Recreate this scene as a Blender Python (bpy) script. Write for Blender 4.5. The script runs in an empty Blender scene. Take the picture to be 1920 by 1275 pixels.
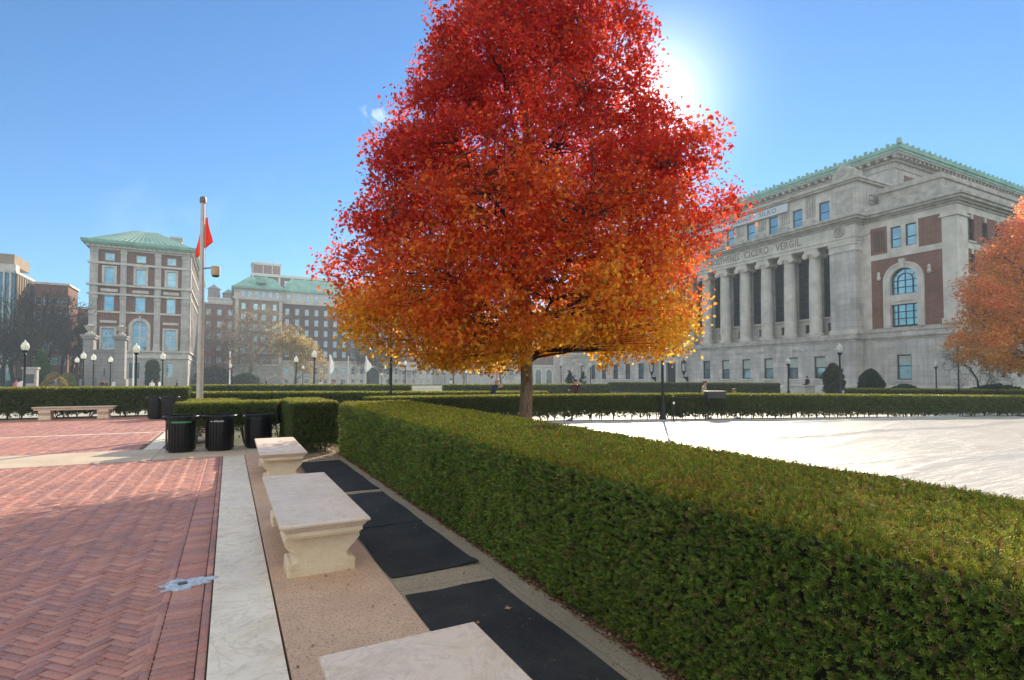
import bpy, math, random
import numpy as np
from mathutils import Vector, Matrix
sc = bpy.context.scene
COL = sc.collection
PI = math.pi
rng = np.random.default_rng(7)
random.seed(11)

# ---------------------------------------------------------------- camera
TH = math.radians(27.6)                 # heading, clockwise from +Y
PITCH = math.radians(1.81)
cam_d = bpy.data.cameras.new('camera')
cam = bpy.data.objects.new('camera', cam_d); COL.objects.link(cam)
cam.location = (0, 0, 1.6)
cam.rotation_euler = (PI/2 + PITCH, 0, -TH)
cam_d.sensor_width = 36; cam_d.lens = 36*1014/1920
cam_d.shift_y = 42.5/1920
cam_d.clip_start = 0.05; cam_d.clip_end = 4000
sc.camera = cam

# ---------------------------------------------------------------- sky, sun, exposure
SUN_EL = math.radians(26.7); SUN_AZ = math.radians(42.0)
w = bpy.data.worlds.new('World'); sc.world = w; w.use_nodes = True
nt = w.node_tree; nt.nodes.clear()
sky = nt.nodes.new('ShaderNodeTexSky'); sky.sky_type = 'NISHITA'; sky.sun_disc = False
sky.sun_elevation = SUN_EL; sky.sun_rotation = SUN_AZ
sky.air_density = 1.0; sky.dust_density = 0.04; sky.ozone_density = 2.0; sky.altitude = 30
bg = nt.nodes.new('ShaderNodeBackground'); bg.inputs[1].default_value = 0.15
wo = nt.nodes.new('ShaderNodeOutputWorld')
# wisps of cloud, laid out by direction in the sky
tc = nt.nodes.new('ShaderNodeTexCoord')
def n_math(t, op, a, b=None, c=None):
    n = t.nodes.new('ShaderNodeMath'); n.operation = op
    for k, v in enumerate((a, b, c)):
        if v is None: continue
        if isinstance(v, (int, float)): n.inputs[k].default_value = v
        else: t.links.new(v, n.inputs[k])
    return n.outputs[0]
def cloud_patch(direction, rad, scale, thr, gain):
    vm = nt.nodes.new('ShaderNodeVectorMath'); vm.operation = 'DISTANCE'
    mp = nt.nodes.new('ShaderNodeMapping'); mp.inputs['Scale'].default_value = (1, 1, 1.9)
    nt.links.new(tc.outputs['Generated'], mp.inputs[0])
    nt.links.new(mp.outputs[0], vm.inputs[0])
    vm.inputs[1].default_value = (direction[0], direction[1], direction[2]*1.9)
    nz = nt.nodes.new('ShaderNodeTexNoise'); nz.inputs['Scale'].default_value = scale; nz.inputs['Detail'].default_value = 7
    nz.inputs['Distortion'].default_value = 1.2
    nt.links.new(tc.outputs['Generated'], nz.inputs['Vector'])
    fall = n_math(nt, 'SUBTRACT', 1.0, n_math(nt, 'DIVIDE', vm.outputs['Value'], rad))
    fall = n_math(nt, 'MAXIMUM', fall, 0.0)
    d = n_math(nt, 'SUBTRACT', n_math(nt, 'MULTIPLY', nz.outputs[0], n_math(nt, 'POWER', fall, 0.35)), thr)
    r = n_math(nt, 'MULTIPLY', d, gain); n = r.node; n.use_clamp = True
    return r
m1 = cloud_patch((0.206, 0.878, 0.432), 0.042, 34, 0.36, 1.3)
m2 = cloud_patch((-0.05, 0.94, 0.25), 0.33, 9, 0.42, 0.16)
mm = n_math(nt, 'MAXIMUM', m1, m2)
# unseen warm fill, mottled like cloud, added behind camera and overhead to brighten shade
dt = nt.nodes.new('ShaderNodeVectorMath'); dt.operation = 'DOT_PRODUCT'; nt.links.new(tc.outputs['Generated'], dt.inputs[0]); dt.inputs[1].default_value = (-.42, -.80, .42)
away = n_math(nt, 'MULTIPLY', n_math(nt, 'ADD', dt.outputs['Value'], .22), 2.6); away.node.use_clamp = True
nzb = nt.nodes.new('ShaderNodeTexNoise'); nzb.inputs['Scale'].default_value = 2.6; nzb.inputs['Detail'].default_value = 6; nt.links.new(tc.outputs['Generated'], nzb.inputs['Vector'])
cb_ = n_math(nt, 'MULTIPLY', n_math(nt, 'SUBTRACT', nzb.outputs[0], .36), 4.0); cb_.node.use_clamp = True
mm = n_math(nt, 'MAXIMUM', mm, n_math(nt, 'MULTIPLY', n_math(nt, 'MULTIPLY', cb_, away), .8))
mix = nt.nodes.new('ShaderNodeMix'); mix.data_type = 'RGBA'
nt.links.new(mm, mix.inputs[0]); nt.links.new(sky.outputs[0], mix.inputs[6]); mix.inputs[7].default_value = (28.5, 15.2, 9.8, 1)
tint = nt.nodes.new('ShaderNodeMix'); tint.data_type = 'RGBA'; tint.blend_type = 'MULTIPLY'; tint.inputs[0].default_value = 1
nt.links.new(mix.outputs[2], tint.inputs[6]); tint.inputs[7].default_value = (.25, .475, .65, 1)
# bright aureole close round the sun
ds = nt.nodes.new('ShaderNodeVectorMath'); ds.operation = 'DISTANCE'; nt.links.new(tc.outputs['Generated'], ds.inputs[0])
ds.inputs[1].default_value = (math.sin(SUN_AZ)*math.cos(SUN_EL), math.cos(SUN_AZ)*math.cos(SUN_EL), math.sin(SUN_EL))
au = n_math(nt, 'MAXIMUM', n_math(nt, 'SUBTRACT', 1.0, n_math(nt, 'DIVIDE', ds.outputs['Value'], .30)), 0.0)
au = n_math(nt, 'MULTIPLY', n_math(nt, 'POWER', au, 4.6), 9.5)
ad = nt.nodes.new('ShaderNodeMix'); ad.data_type = 'RGBA'; ad.blend_type = 'ADD'; ad.inputs[0].default_value = 1; ad.clamp_result = False
cm = nt.nodes.new('ShaderNodeCombineColor'); nt.links.new(au, cm.inputs[0]); nt.links.new(n_math(nt, 'MULTIPLY', au, .97), cm.inputs[1]); nt.links.new(n_math(nt, 'MULTIPLY', au, .88), cm.inputs[2])
nt.links.new(tint.outputs[2], ad.inputs[6]); nt.links.new(cm.outputs[0], ad.inputs[7])
nt.links.new(ad.outputs[2], bg.inputs[0]); nt.links.new(bg.outputs[0], wo.inputs[0])

sd = bpy.data.lights.new('sun', 'SUN'); so = bpy.data.objects.new('sun', sd); COL.objects.link(so)
sd.energy = 5.0; sd.angle = math.radians(0.53); sd.color = (1.0, 0.85, 0.64)
sdir = Vector((math.sin(SUN_AZ)*math.cos(SUN_EL), math.cos(SUN_AZ)*math.cos(SUN_EL), math.sin(SUN_EL)))
so.rotation_euler = sdir.to_track_quat('Z', 'Y').to_euler(); so.location = sdir*200

sc.view_settings.view_transform = 'Standard'; sc.view_settings.look = 'None'
sc.view_settings.exposure = 0.81; sc.view_settings.gamma = 1
sc.render.engine = 'CYCLES'
cy = sc.cycles
cy.use_denoising = True; cy.max_bounces = 9; cy.diffuse_bounces = 5; cy.glossy_bounces = 3
cy.transmission_bounces = 4; cy.transparent_max_bounces = 4; cy.volume_bounces = 0
cy.caustics_reflective = False; cy.caustics_refractive = False; cy.sample_clamp_indirect = 6
sc.render.use_persistent_data = False

# ---------------------------------------------------------------- helpers: objects
def base(root, label, cat, group=None, kind=None):
    root['label'] = label; root['category'] = cat
    if group: root['group'] = group
    if kind: root['kind'] = kind
    return root
def thing(name, label, cat, loc=(0, 0, 0), rz=0, group=None):
    o = bpy.data.objects.new(name, None); COL.objects.link(o)
    o.empty_display_size = .3
    o.location = loc; o.rotation_euler = (0, 0, rz)
    return base(o, label, cat, group)
def np_mesh(name, verts, faces, col=None, smooth=False):
    verts = np.asarray(verts, dtype=np.float32); faces = np.asarray(faces, dtype=np.int32)
    me = bpy.data.meshes.new(name)
    me.vertices.add(len(verts)); me.vertices.foreach_set('co', verts.ravel())
    k = faces.shape[1]; n = len(faces)
    me.loops.add(n*k); me.loops.foreach_set('vertex_index', faces.ravel())
    me.polygons.add(n); me.polygons.foreach_set('loop_start', np.arange(0, n*k, k, dtype=np.int32))
    me.polygons.foreach_set('loop_total', np.full(n, k, dtype=np.int32))
    if smooth: me.polygons.foreach_set('use_smooth', np.ones(n, dtype=bool))
    if col is not None:
        a = me.attributes.new('Col', 'FLOAT_COLOR', 'POINT')
        c = np.ones((len(verts), 4), dtype=np.float32); c[:, :3] = col
        a.data.foreach_set('color', c.ravel())
    me.update(calc_edges=True)
    return me
def link(name, me, m, parent=None, kind=None):
    o = bpy.data.objects.new(name, me); COL.objects.link(o)
    if m is not None:
        for x in (m if isinstance(m, (list, tuple)) else [m]): me.materials.append(x)
    if parent is not None: o.parent = parent
    if kind: o['kind'] = kind
    return o
def copy_tree(o, parent=None):
    c = o.copy(); COL.objects.link(c); c.parent = parent
    for ch in list(o.children): copy_tree(ch, c)
    return c

class MB:
    """collects quads / polygons into one mesh"""
    def __init__(s): s.v = []; s.f = []; s.sm = []
    def quad(s, a, b, c, d):
        n = len(s.v); s.v += [a, b, c, d]; s.f.append((n, n+1, n+2, n+3)); return s
    def poly(s, pts):
        n = len(s.v); s.v += list(pts); s.f.append(tuple(range(n, n+len(pts)))); return s
    def box(s, x0, x1, y0, y1, z0, z1):
        if x0 > x1: x0, x1 = x1, x0
        if y0 > y1: y0, y1 = y1, y0
        if z0 > z1: z0, z1 = z1, z0
        n = len(s.v)
        s.v += [(x0,y0,z0),(x1,y0,z0),(x1,y1,z0),(x0,y1,z0),(x0,y0,z1),(x1,y0,z1),(x1,y1,z1),(x0,y1,z1)]
        for q in ((0,3,2,1),(4,5,6,7),(0,1,5,4),(1,2,6,5),(2,3,7,6),(3,0,4,7)): s.f.append(tuple(n+i for i in q))
        return s
    def pbox(s, P, u0, u1, d0, d1, z0, z1):
        a = P(u0, d0); b = P(u1, d1)
        return s.box(a[0], b[0], a[1], b[1], z0, z1)
    def ring(s, pts_list, close=True, cap=(True, True)):
        """loft between rings (each a list of n points)"""
        n0 = len(s.v); k = len(pts_list[0])
        for r in pts_list: s.v += [tuple(p) for p in r]
        for i in range(len(pts_list)-1):
            for j in range(k if close else k-1):
                a = n0+i*k+j; b = n0+i*k+(j+1) % k
                s.f.append((a, b, b+k, a+k))
        if cap[0]: s.f.append(tuple(n0+j for j in reversed(range(k))))
        if cap[1]: s.f.append(tuple(n0+(len(pts_list)-1)*k+j for j in range(k)))
        return s
    def lathe(s, prof, n=16, c=(0, 0), z=0, cap=(True, True), flute=0):
        rings = []
        for r, h in prof:
            rr = []
            for j in range(n):
                a = 2*PI*j/n; q = r*(1-flute*(j % 2))
                rr.append((c[0]+q*math.cos(a), c[1]+q*math.sin(a), z+h))
            rings.append(rr)
        return s.ring(rings, cap=cap)
    def tube(s, p0, p1, r0, r1=None, n=8):
        r1 = r0 if r1 is None else r1
        p0 = Vector(p0); p1 = Vector(p1); d = (p1-p0).normalized()
        u = d.orthogonal().normalized(); v = d.cross(u)
        rr = []
        for p, r in ((p0, r0), (p1, r1)):
            rr.append([tuple(p+u*r*math.cos(2*PI*j/n)+v*r*math.sin(2*PI*j/n)) for j in range(n)])
        return s.ring(rr)
    def prism(s, prof, axis, a0, a1):
        """prof: 2d closed polygon; axis 'x': prof=(y,z); 'y': prof=(x,z)"""
        def P(p, a): return (a, p[0], p[1]) if axis == 'x' else (p[0], a, p[1])
        return s.ring([[P(p, a0) for p in prof], [P(p, a1) for p in prof]])
    def build(s, name, m, parent=None, smooth=False, shift=None, bevel=0, kind=None, fix=True, autos=None):
        me = bpy.data.meshes.new(name)
        v = s.v
        if shift is not None: v = [(p[0]-shift[0], p[1]-shift[1], p[2]-shift[2]) for p in v]
        me.from_pydata(v, [], s.f)
        if fix:
            import bmesh
            bm = bmesh.new(); bm.from_mesh(me)
            if smooth or bevel: bmesh.ops.remove_doubles(bm, verts=bm.verts, dist=1e-5)
            bmesh.ops.recalc_face_normals(bm, faces=bm.faces)
            if bevel:
                es = [e for e in bm.edges if len(e.link_faces) == 2 and e.calc_face_angle() > 0.5]
                bmesh.ops.bevel(bm, geom=es, offset=bevel, segments=2, affect='EDGES', profile=.6)
            bm.to_mesh(me); bm.free()
        if smooth:
            for p in me.polygons: p.use_smooth = True
            if autos:
                me.set_sharp_from_angle(angle=autos)
        me.update()
        return link(name, me, m, parent, kind)
def split_parts(root, names):
    """parts made of separate pieces become one object per piece (touching pieces stay together)"""
    for o in [c for c in root.children_recursive if c.type == 'MESH' and c.name.split('.')[0] in names]:
        me = o.data; nv = len(me.vertices); par = list(range(nv))
        def fd(a):
            while par[a] != a: par[a] = par[par[a]]; a = par[a]
            return a
        for p in me.polygons:
            v = p.vertices
            for k in v[1:]:
                a, b = fd(v[0]), fd(k)
                if a != b: par[b] = a
        isl = {}
        for p in me.polygons: isl.setdefault(fd(p.vertices[0]), []).append(p.index)
        keys = list(isl); bb = []
        for k in keys:
            vs = [me.vertices[v].co for i in isl[k] for v in me.polygons[i].vertices]
            bb.append([[min(c[j] for c in vs)-.01 for j in range(3)], [max(c[j] for c in vs)+.01 for j in range(3)]])
        gp = list(range(len(keys)))
        def fg(a):
            while gp[a] != a: gp[a] = gp[gp[a]]; a = gp[a]
            return a
        for i in range(len(keys)):
            for j in range(i):
                if all(bb[i][0][k] <= bb[j][1][k] and bb[j][0][k] <= bb[i][1][k] for k in range(3)): gp[fg(i)] = fg(j)
        groups = {}
        for i, k in enumerate(keys): groups.setdefault(fg(i), []).extend(isl[k])
        if len(groups) < 2: continue
        nm = names[o.name.split('.')[0]]
        for n_, pol in enumerate(groups.values()):
            mp = {}; vv = []; ff = []; mi = me.polygons[pol[0]].material_index
            for i in pol:
                f = []
                for v in me.polygons[i].vertices:
                    if v not in mp: mp[v] = len(vv); vv.append(tuple(me.vertices[v].co))
                    f.append(mp[v])
                ff.append(f)
            m2 = bpy.data.meshes.new(nm); m2.from_pydata(vv, [], ff); m2.update()
            q = link(nm, m2, list(me.materials), o.parent); q.location = o.location
            if me.polygons[pol[0]].use_smooth:
                for p in m2.polygons: p.use_smooth = True
            if n_ == 0:
                for ch in list(o.children): ch.parent = q
        bpy.data.objects.remove(o)
def PX(X):   # facade whose outside looks towards -X, d = depth into the wall
    return lambda u, d: (X+d, u)
def PY(Y):   # facade whose outside looks towards -Y
    return lambda u, d: (u, Y+d)
def PXr(X):  # facade whose outside looks towards +X
    return lambda u, d: (X-d, u)
def facade(mb, P, u0, u1, z0, z1, holes, depth=.35):
    """wall sheet with real openings and reveals"""
    us = sorted({u0, u1, *[h[0] for h in holes], *[h[1] for h in holes]}); us = [u for u in us if u0 <= u <= u1]
    zs = sorted({z0, z1, *[h[2] for h in holes], *[h[3] for h in holes]}); zs = [z for z in zs if z0 <= z <= z1]
    def pt(u, d, z): a = P(u, d); return (a[0], a[1], z)
    for i in range(len(us)-1):
        for j in range(len(zs)-1):
            cu = (us[i]+us[i+1])/2; cz = (zs[j]+zs[j+1])/2
            if any(h[0] < cu < h[1] and h[2] < cz < h[3] for h in holes): continue
            mb.quad(pt(us[i],0,zs[j]), pt(us[i+1],0,zs[j]), pt(us[i+1],0,zs[j+1]), pt(us[i],0,zs[j+1]))
    for a, b, c, d in holes:
        mb.quad(pt(a,0,c), pt(b,0,c), pt(b,depth,c), pt(a,depth,c)); mb.quad(pt(a,0,d), pt(b,0,d), pt(b,depth,d), pt(a,depth,d))
        mb.quad(pt(a,0,c), pt(a,0,d), pt(a,depth,d), pt(a,depth,c)); mb.quad(pt(b,0,c), pt(b,0,d), pt(b,depth,d), pt(b,depth,c))
def window(root, P, u0, u1, z0, z1, d, frame, glass, sill=None, blind=None, mull=(), rails=(.5,), fw=.07, name='window'):
    f = MB()
    f.pbox(P, u0, u0+fw, d-.05, d+.06, z0, z1).pbox(P, u1-fw, u1, d-.05, d+.06, z0, z1)
    f.pbox(P, u0+fw, u1-fw, d-.05, d+.06, z0, z0+fw).pbox(P, u0+fw, u1-fw, d-.05, d+.06, z1-fw, z1)
    for r in rails:
        zz = z0+(z1-z0)*r; f.pbox(P, u0+fw, u1-fw, d-.03, d+.05, zz-fw*.45, zz+fw*.45)
    for r in mull:
        uu = u0+(u1-u0)*r; f.pbox(P, uu-fw*.4, uu+fw*.4, d-.04, d+.045, z0+fw, z1-fw)
    o = f.build(name, frame, root)
    def q(a, b, c, e, dd):
        p = [P(a, dd), P(b, dd)]
        return [(p[0][0], p[0][1], c), (p[1][0], p[1][1], c), (p[1][0], p[1][1], e), (p[0][0], p[0][1], e)]
    g = MB(); g.quad(*q(u0+fw*.5, u1-fw*.5, z0+fw*.5, z1-fw*.5, d+.02)); g.build('pane', glass, o)
    if blind:
        b = MB(); zb = z1-(z1-z0)*blind[0]; b.pbox(P, u0+fw, u1-fw, d+.0, d+.012, zb, z1-fw); b.build('blind', blind[1], o)
    if sill:
        s_ = MB(); s_.pbox(P, u0-.12, u1+.12, -.12, d-.06, z0-.16, z0); s_.build('sill', sill, o)
    return o
def tubes(segs, n=5):
    """segs: array (k,8) p0,p1,r0,r1 -> verts, faces (open tubes)"""
    s = np.asarray(segs, dtype=np.float64)
    p0 = s[:, :3]; p1 = s[:, 3:6]; r0 = s[:, 6]; r1 = s[:, 7]
    d = p1-p0; L = np.linalg.norm(d, axis=1, keepdims=True); d = d/np.maximum(L, 1e-9)
    ref = np.where(np.abs(d[:, 2:3]) > .9, np.array([[1., 0, 0]]), np.array([[0, 0, 1.]]))
    u = np.cross(d, ref); u /= np.linalg.norm(u, axis=1, keepdims=True); v = np.cross(d, u)
    a = np.arange(n)*2*PI/n
    ca = np.cos(a)[None, :, None]; sa = np.sin(a)[None, :, None]
    ring = u[:, None, :]*ca+v[:, None, :]*sa
    A = p0[:, None, :]+ring*r0[:, None, None]; B = p1[:, None, :]+ring*r1[:, None, None]
    V = np.concatenate([A, B], axis=1).reshape(-1, 3)
    k = len(s); b0 = (np.arange(k)*2*n)[:, None]; j = np.arange(n)[None, :]
    F = np.stack([b0+j, b0+(j+1) % n, b0+n+(j+1) % n, b0+n+j], axis=2).reshape(-1, 4)
    return V, F
def rot_frames(k, axis=None, tilt=None, r=rng):
    """k random orthonormal frames; if axis given, 3rd vector ~ axis with random tilt"""
    z = r.normal(size=(k, 3))
    if axis is not None: z = axis+z*tilt
    z /= np.linalg.norm(z, axis=1, keepdims=True)
    t = r.normal(size=(k, 3)); x = np.cross(z, t); x /= np.linalg.norm(x, axis=1, keepdims=True)
    y = np.cross(z, x)
    return x, y, z
def stamp(tv, tf, P, X, Y, Z, S):
    """instance template tv (m,3) at points P with frame X,Y,Z, scale S, into one mesh"""
    k = len(P); m = len(tv)
    V = P[:, None, :]+S[:, None, None]*(tv[None, :, 0:1]*X[:, None, :]+tv[None, :, 1:2]*Y[:, None, :]+tv[None, :, 2:3]*Z[:, None, :])
    F = (np.arange(k)*m)[:, None, None]+tf[None]
    return V.reshape(-1, 3), F.reshape(-1, tf.shape[1])
def W(u, d):
    """ground point for a heading of u (image columns of a 1920 wide frame) at distance d ahead"""
    l = (u-960)/1014*d
    return (l*math.cos(TH)+d*math.sin(TH), -l*math.sin(TH)+d*math.cos(TH))

# ---------------------------------------------------------------- helpers: materials
def new_mat(name):
    m = bpy.data.materials.new(name); m.use_nodes = True
    t = m.node_tree; b = t.nodes['Principled BSDF']; return m, t, b
def ramp(t, fac, stops):
    n = t.nodes.new('ShaderNodeValToRGB'); e = n.color_ramp.elements
    while len(e) < len(stops): e.new(.5)
    for k, (p, c) in enumerate(stops):
        e[k].position = p; e[k].color = (*c, 1)
    t.links.new(fac, n.inputs[0]); return n.outputs[0]
def noise(t, scale, detail=4, vec=None, dist=0, rough=.55, out=0):
    n = t.nodes.new('ShaderNodeTexNoise'); n.inputs['Scale'].default_value = scale; n.inputs['Detail'].default_value = detail
    n.inputs['Distortion'].default_value = dist; n.inputs['Roughness'].default_value = rough
    if vec is not None: t.links.new(vec, n.inputs['Vector'])
    return n.outputs[out]
def pos(t, scale=(1, 1, 1), obj=False):
    if obj:
        c = t.nodes.new('ShaderNodeTexCoord').outputs['Object']
    else:
        c = t.nodes.new('ShaderNodeNewGeometry').outputs['Position']
    mp = t.nodes.new('ShaderNodeMapping'); mp.inputs['Scale'].default_value = scale
    t.links.new(c, mp.inputs[0]); return mp.outputs[0]
def bump(t, b, h, strength=.3, dist=.01):
    n = t.nodes.new('ShaderNodeBump'); n.inputs['Strength'].default_value = strength; n.inputs['Distance'].default_value = dist
    t.links.new(h, n.inputs['Height']); t.links.new(n.outputs[0], b.inputs['Normal'])
def mixc(t, fac, a, b, mode='MIX'):
    n = t.nodes.new('ShaderNodeMix'); n.data_type = 'RGBA'; n.blend_type = mode
    for i, v in ((0, fac), (6, a), (7, b)):
        if isinstance(v, (int, float)): n.inputs[i].default_value = v
        elif isinstance(v, tuple): n.inputs[i].default_value = (*v, 1)
        else: t.links.new(v, n.inputs[i])
    return n.outputs[2]
def m_plain(name, c, rough=.6, metal=0, var=.15, vs=3, bmp=0, bs=40, spec=.5, obj=False):
    m, t, b = new_mat(name)
    p = pos(t, obj=obj)
    lo = tuple(x*(1-var) for x in c); hi = tuple(min(1, x*(1+var)) for x in c)
    t.links.new(ramp(t, noise(t, vs, 5, p), [(.3, lo), (.7, hi)]), b.inputs['Base Color'])
    b.inputs['Roughness'].default_value = rough; b.inputs['Metallic'].default_value = metal
    b.inputs['Specular IOR Level'].default_value = spec
    if bmp: bump(t, b, noise(t, bs, 6, p), bmp)
    return m
def m_masonry(name, c1, c2, mortar, bw, bh, msize=.012, stain=.25, bumps=.25, rough=.85, off=.5, streak=True):
    """coursed masonry on any upright axis-aligned wall: (x+y, z) drives a brick texture"""
    m, t, b = new_mat(name)
    g = t.nodes.new('ShaderNodeNewGeometry'); s = t.nodes.new('ShaderNodeSeparateXYZ'); t.links.new(g.outputs['Position'], s.inputs[0])
    cb = t.nodes.new('ShaderNodeCombineXYZ')
    t.links.new(n_math(t, 'ADD', s.outputs[0], s.outputs[1]), cb.inputs[0]); t.links.new(s.outputs[2], cb.inputs[1])
    br = t.nodes.new('ShaderNodeTexBrick'); t.links.new(cb.outputs[0], br.inputs['Vector'])
    br.inputs['Scale'].default_value = 1; br.inputs['Brick Width'].default_value = bw; br.inputs['Row Height'].default_value = bh
    br.inputs['Mortar Size'].default_value = msize; br.inputs['Mortar Smooth'].default_value = .3; br.offset = off
    br.inputs['Color1'].default_value = (*c1, 1); br.inputs['Color2'].default_value = (*c2, 1); br.inputs['Mortar'].default_value = (*mortar, 1)
    p = pos(t)
    n1 = ramp(t, noise(t, .35, 7, p, rough=.65), [(.3, (1-stain,)*3), (.65, (1+stain*.2,)*3)])
    col = mixc(t, 1.0, br.outputs['Color'], n1, 'MULTIPLY')
    if streak:
        p2 = pos(t, (1.4, 1.4, .12))
        n2 = ramp(t, noise(t, 1.6, 6, p2, rough=.6), [(.42, (1-stain*.8, 1-stain*.75, 1-stain*.72)), (.62, (1, 1, 1))])
        col = mixc(t, .8, col, n2, 'MULTIPLY')
    t.links.new(col, b.inputs['Base Color']); b.inputs['Roughness'].default_value = rough; b.inputs['Specular IOR Level'].default_value = .3
    h = n_math(t, 'ADD', n_math(t, 'MULTIPLY', br.outputs['Fac'], -1.0), n_math(t, 'MULTIPLY', noise(t, 14, 4, p), .25))
    bump(t, b, h, bumps, .012)
    return m
def m_glass(name, tint=(.28, .38, .45), metal=.75, rough=.04):
    m, t, b = new_mat(name)
    p = pos(t)
    t.links.new(ramp(t, noise(t, .8, 2, p), [(.35, tuple(x*.75 for x in tint)), (.65, tint)]), b.inputs['Base Color'])
    b.inputs['Metallic'].default_value = metal; b.inputs['Roughness'].default_value = rough
    bump(t, b, noise(t, .9, 2, p), .06, .05)
    return m
def m_leaf(name, transl=.5, rough=.5, spec=.35, gain=1.0, hue=None):
    """thin leaf: diffuse + light passing through; colour is each leaf's own colour"""
    m, t, b = new_mat(name); out = t.nodes['Material Output']
    a = t.nodes.new('ShaderNodeAttribute'); a.attribute_name = 'Col'
    t.links.new(a.outputs['Color'], b.inputs['Base Color']); b.inputs['Roughness'].default_value = rough
    b.inputs['Specular IOR Level'].default_value = spec
    tr = t.nodes.new('ShaderNodeBsdfTranslucent')
    g = t.nodes.new('ShaderNodeGamma'); g.inputs[1].default_value = .80; t.links.new(a.outputs['Color'], g.inputs[0])
    t.links.new(g.outputs[0], tr.inputs[0])
    ms = t.nodes.new('ShaderNodeMixShader'); ms.inputs[0].default_value = transl
    t.links.new(b.outputs[0], ms.inputs[1]); t.links.new(tr.outputs[0], ms.inputs[2]); t.links.new(ms.outputs[0], out.inputs[0])
    return m

LIME = m_masonry('limestone_blocks', (.56, .505, .465), (.70, .635, .59), (.39, .35, .325), 1.5, .62, .014, .30, .25)
LIMEP = m_plain('limestone_plain', (.62, .56, .50), .85, var=.2, vs=.9, bmp=.2, bs=8)
LIMED = m_plain('limestone_weathered', (.44, .40, .36), .9, var=.3, vs=1.3, bmp=.3, bs=6)
GRANB = m_masonry('granite_courses', (.50, .46, .42), (.56, .52, .47), (.36, .33, .31), 1.9, .95, .02, .2, .3)
BRICK = m_masonry('red_brick', (.30, .135, .10), (.24, .108, .082), (.22, .17, .14), .42, .14, .014, .25, .3)
BRICKD = m_masonry('dark_brick', (.17, .085, .065), (.13, .065, .05), (.15, .12, .10), .45, .15, .014, .25, .2)
BRICKT = m_masonry('tan_brick', (.40, .30, .20), (.35, .26, .18), (.30, .24, .19), .45, .15, .014, .25, .2)
COPPER = m_plain('green_copper', (.22, .42, .34), .65, var=.25, vs=.7, bmp=.1)
GLASS = m_glass('window_glass')
GLASSB = m_glass('window_glass_sky', (.36, .56, .58), .8)
GLASSD = m_glass('dark_glass', (.07, .10, .115), .6, .08)
BLIND = m_plain('window_blind', (.42, .47, .42), .8, var=.08)
FRAME_D = m_plain('dark_window_frame', (.035, .04, .05), .5, var=.2)
FRAME_W = m_plain('white_window_frame', (.62, .62, .58), .6, var=.1)
BLACKM = m_plain('black_painted_metal', (.011, .010, .010), .28, .3, var=.3, vs=6)
# ================================================================ GROUND
m, t, b_ = new_mat('turf_and_soil')
p = pos(t)
c = ramp(t, noise(t, .25, 8, p), [(.35, (.055, .06, .03)), (.6, (.09, .10, .04)), (.75, (.14, .12, .08))])
t.links.new(c, b_.inputs['Base Color']); b_.inputs['Roughness'].default_value = .95
bump(t, b_, noise(t, 12, 6, p), .5, .03); TURF = m
g = MB(); R_ = 1500
g.quad((-R_, -R_, -.06), (R_, -R_, -.06), (R_, R_, -.06), (-R_, R_, -.06)); g.build('ground', TURF, kind='structure', fix=False)

m, t, b_ = new_mat('brick_pavers')
a = t.nodes.new('ShaderNodeAttribute'); a.attribute_name = 'Col'; p = pos(t)
s1 = ramp(t, noise(t, .7, 6, p, rough=.7), [(.3, (.72, .74, .80)), (.7, (1.12, 1.05, 1.0))])
c = mixc(t, 1, a.outputs['Color'], s1, 'MULTIPLY')
c = mixc(t, ramp(t, noise(t, 55, 5, p), [(.42, (0, 0, 0)), (.75, (.55, .55, .55))]), c, (.46, .36, .31))
t.links.new(c, b_.inputs['Base Color'])
t.links.new(ramp(t, noise(t, 2.5, 4, p), [(.3, (.5,)*3), (.7, (.75,)*3)]), b_.inputs['Roughness'])
bump(t, b_, noise(t, 70, 5, p), .25, .004); PAVER = m
MORTAR = m_plain('paver_joint_sand', (.13, .10, .085), .95, var=.3, vs=5)

def brick_cols(n, r=rng):
    pal = np.array([(.46,.175,.125),(.50,.195,.14),(.42,.16,.125),(.53,.23,.165),(.40,.17,.145),(.47,.20,.15),(.35,.155,.135)])
    c = pal[r.integers(0, len(pal), n)]*r.uniform(.90, 1.10, (n, 1))
    return c
def brick_mesh(cx, cy, ux, uy, L, Wd, top=.0, jit=.0016, gap=.0035, bev=.004):
    """arrays of brick centres, unit long axis; -> top + bevelled rims"""
    n = len(cx); hx = L/2-gap; hy = Wd/2-gap
    sx = np.array([-1, 1, 1, -1.]); sy = np.array([-1, -1, 1, 1.])
    tz = top+rng.uniform(-jit, jit, (n, 1))+rng.uniform(-jit, jit, (n, 1))*sx+rng.uniform(-jit, jit, (n, 1))*sy*.6
    def ring_(ix, z):
        a_ = sx*(hx-ix)[:, None] if isinstance(hx, np.ndarray) else np.tile(sx*(hx-ix), (n, 1))
        b2 = np.tile(sy*(hy-ix), (n, 1))
        x = cx[:, None]+a_*ux[:, None]-b2*uy[:, None]; y = cy[:, None]+a_*uy[:, None]+b2*ux[:, None]
        return np.stack([x, y, z if isinstance(z, np.ndarray) else np.full((n, 4), z)], axis=2)
    V = np.concatenate([ring_(0, tz-.012), ring_(0, tz-bev*.8), ring_(bev, tz)], axis=1)
    base_ = (np.arange(n)*12)[:, None, None]
    f = [(8, 9, 10, 11)]
    for k in (0, 4):
        for j in range(4): f.append((k+j, k+(j+1) % 4, k+4+(j+1) % 4, k+4+j))
    F = (base_+np.array(f)[None]).reshape(-1, 4)
    C = np.repeat(brick_cols(n), 12, axis=0)
    return V.reshape(-1, 3), F, C
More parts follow.
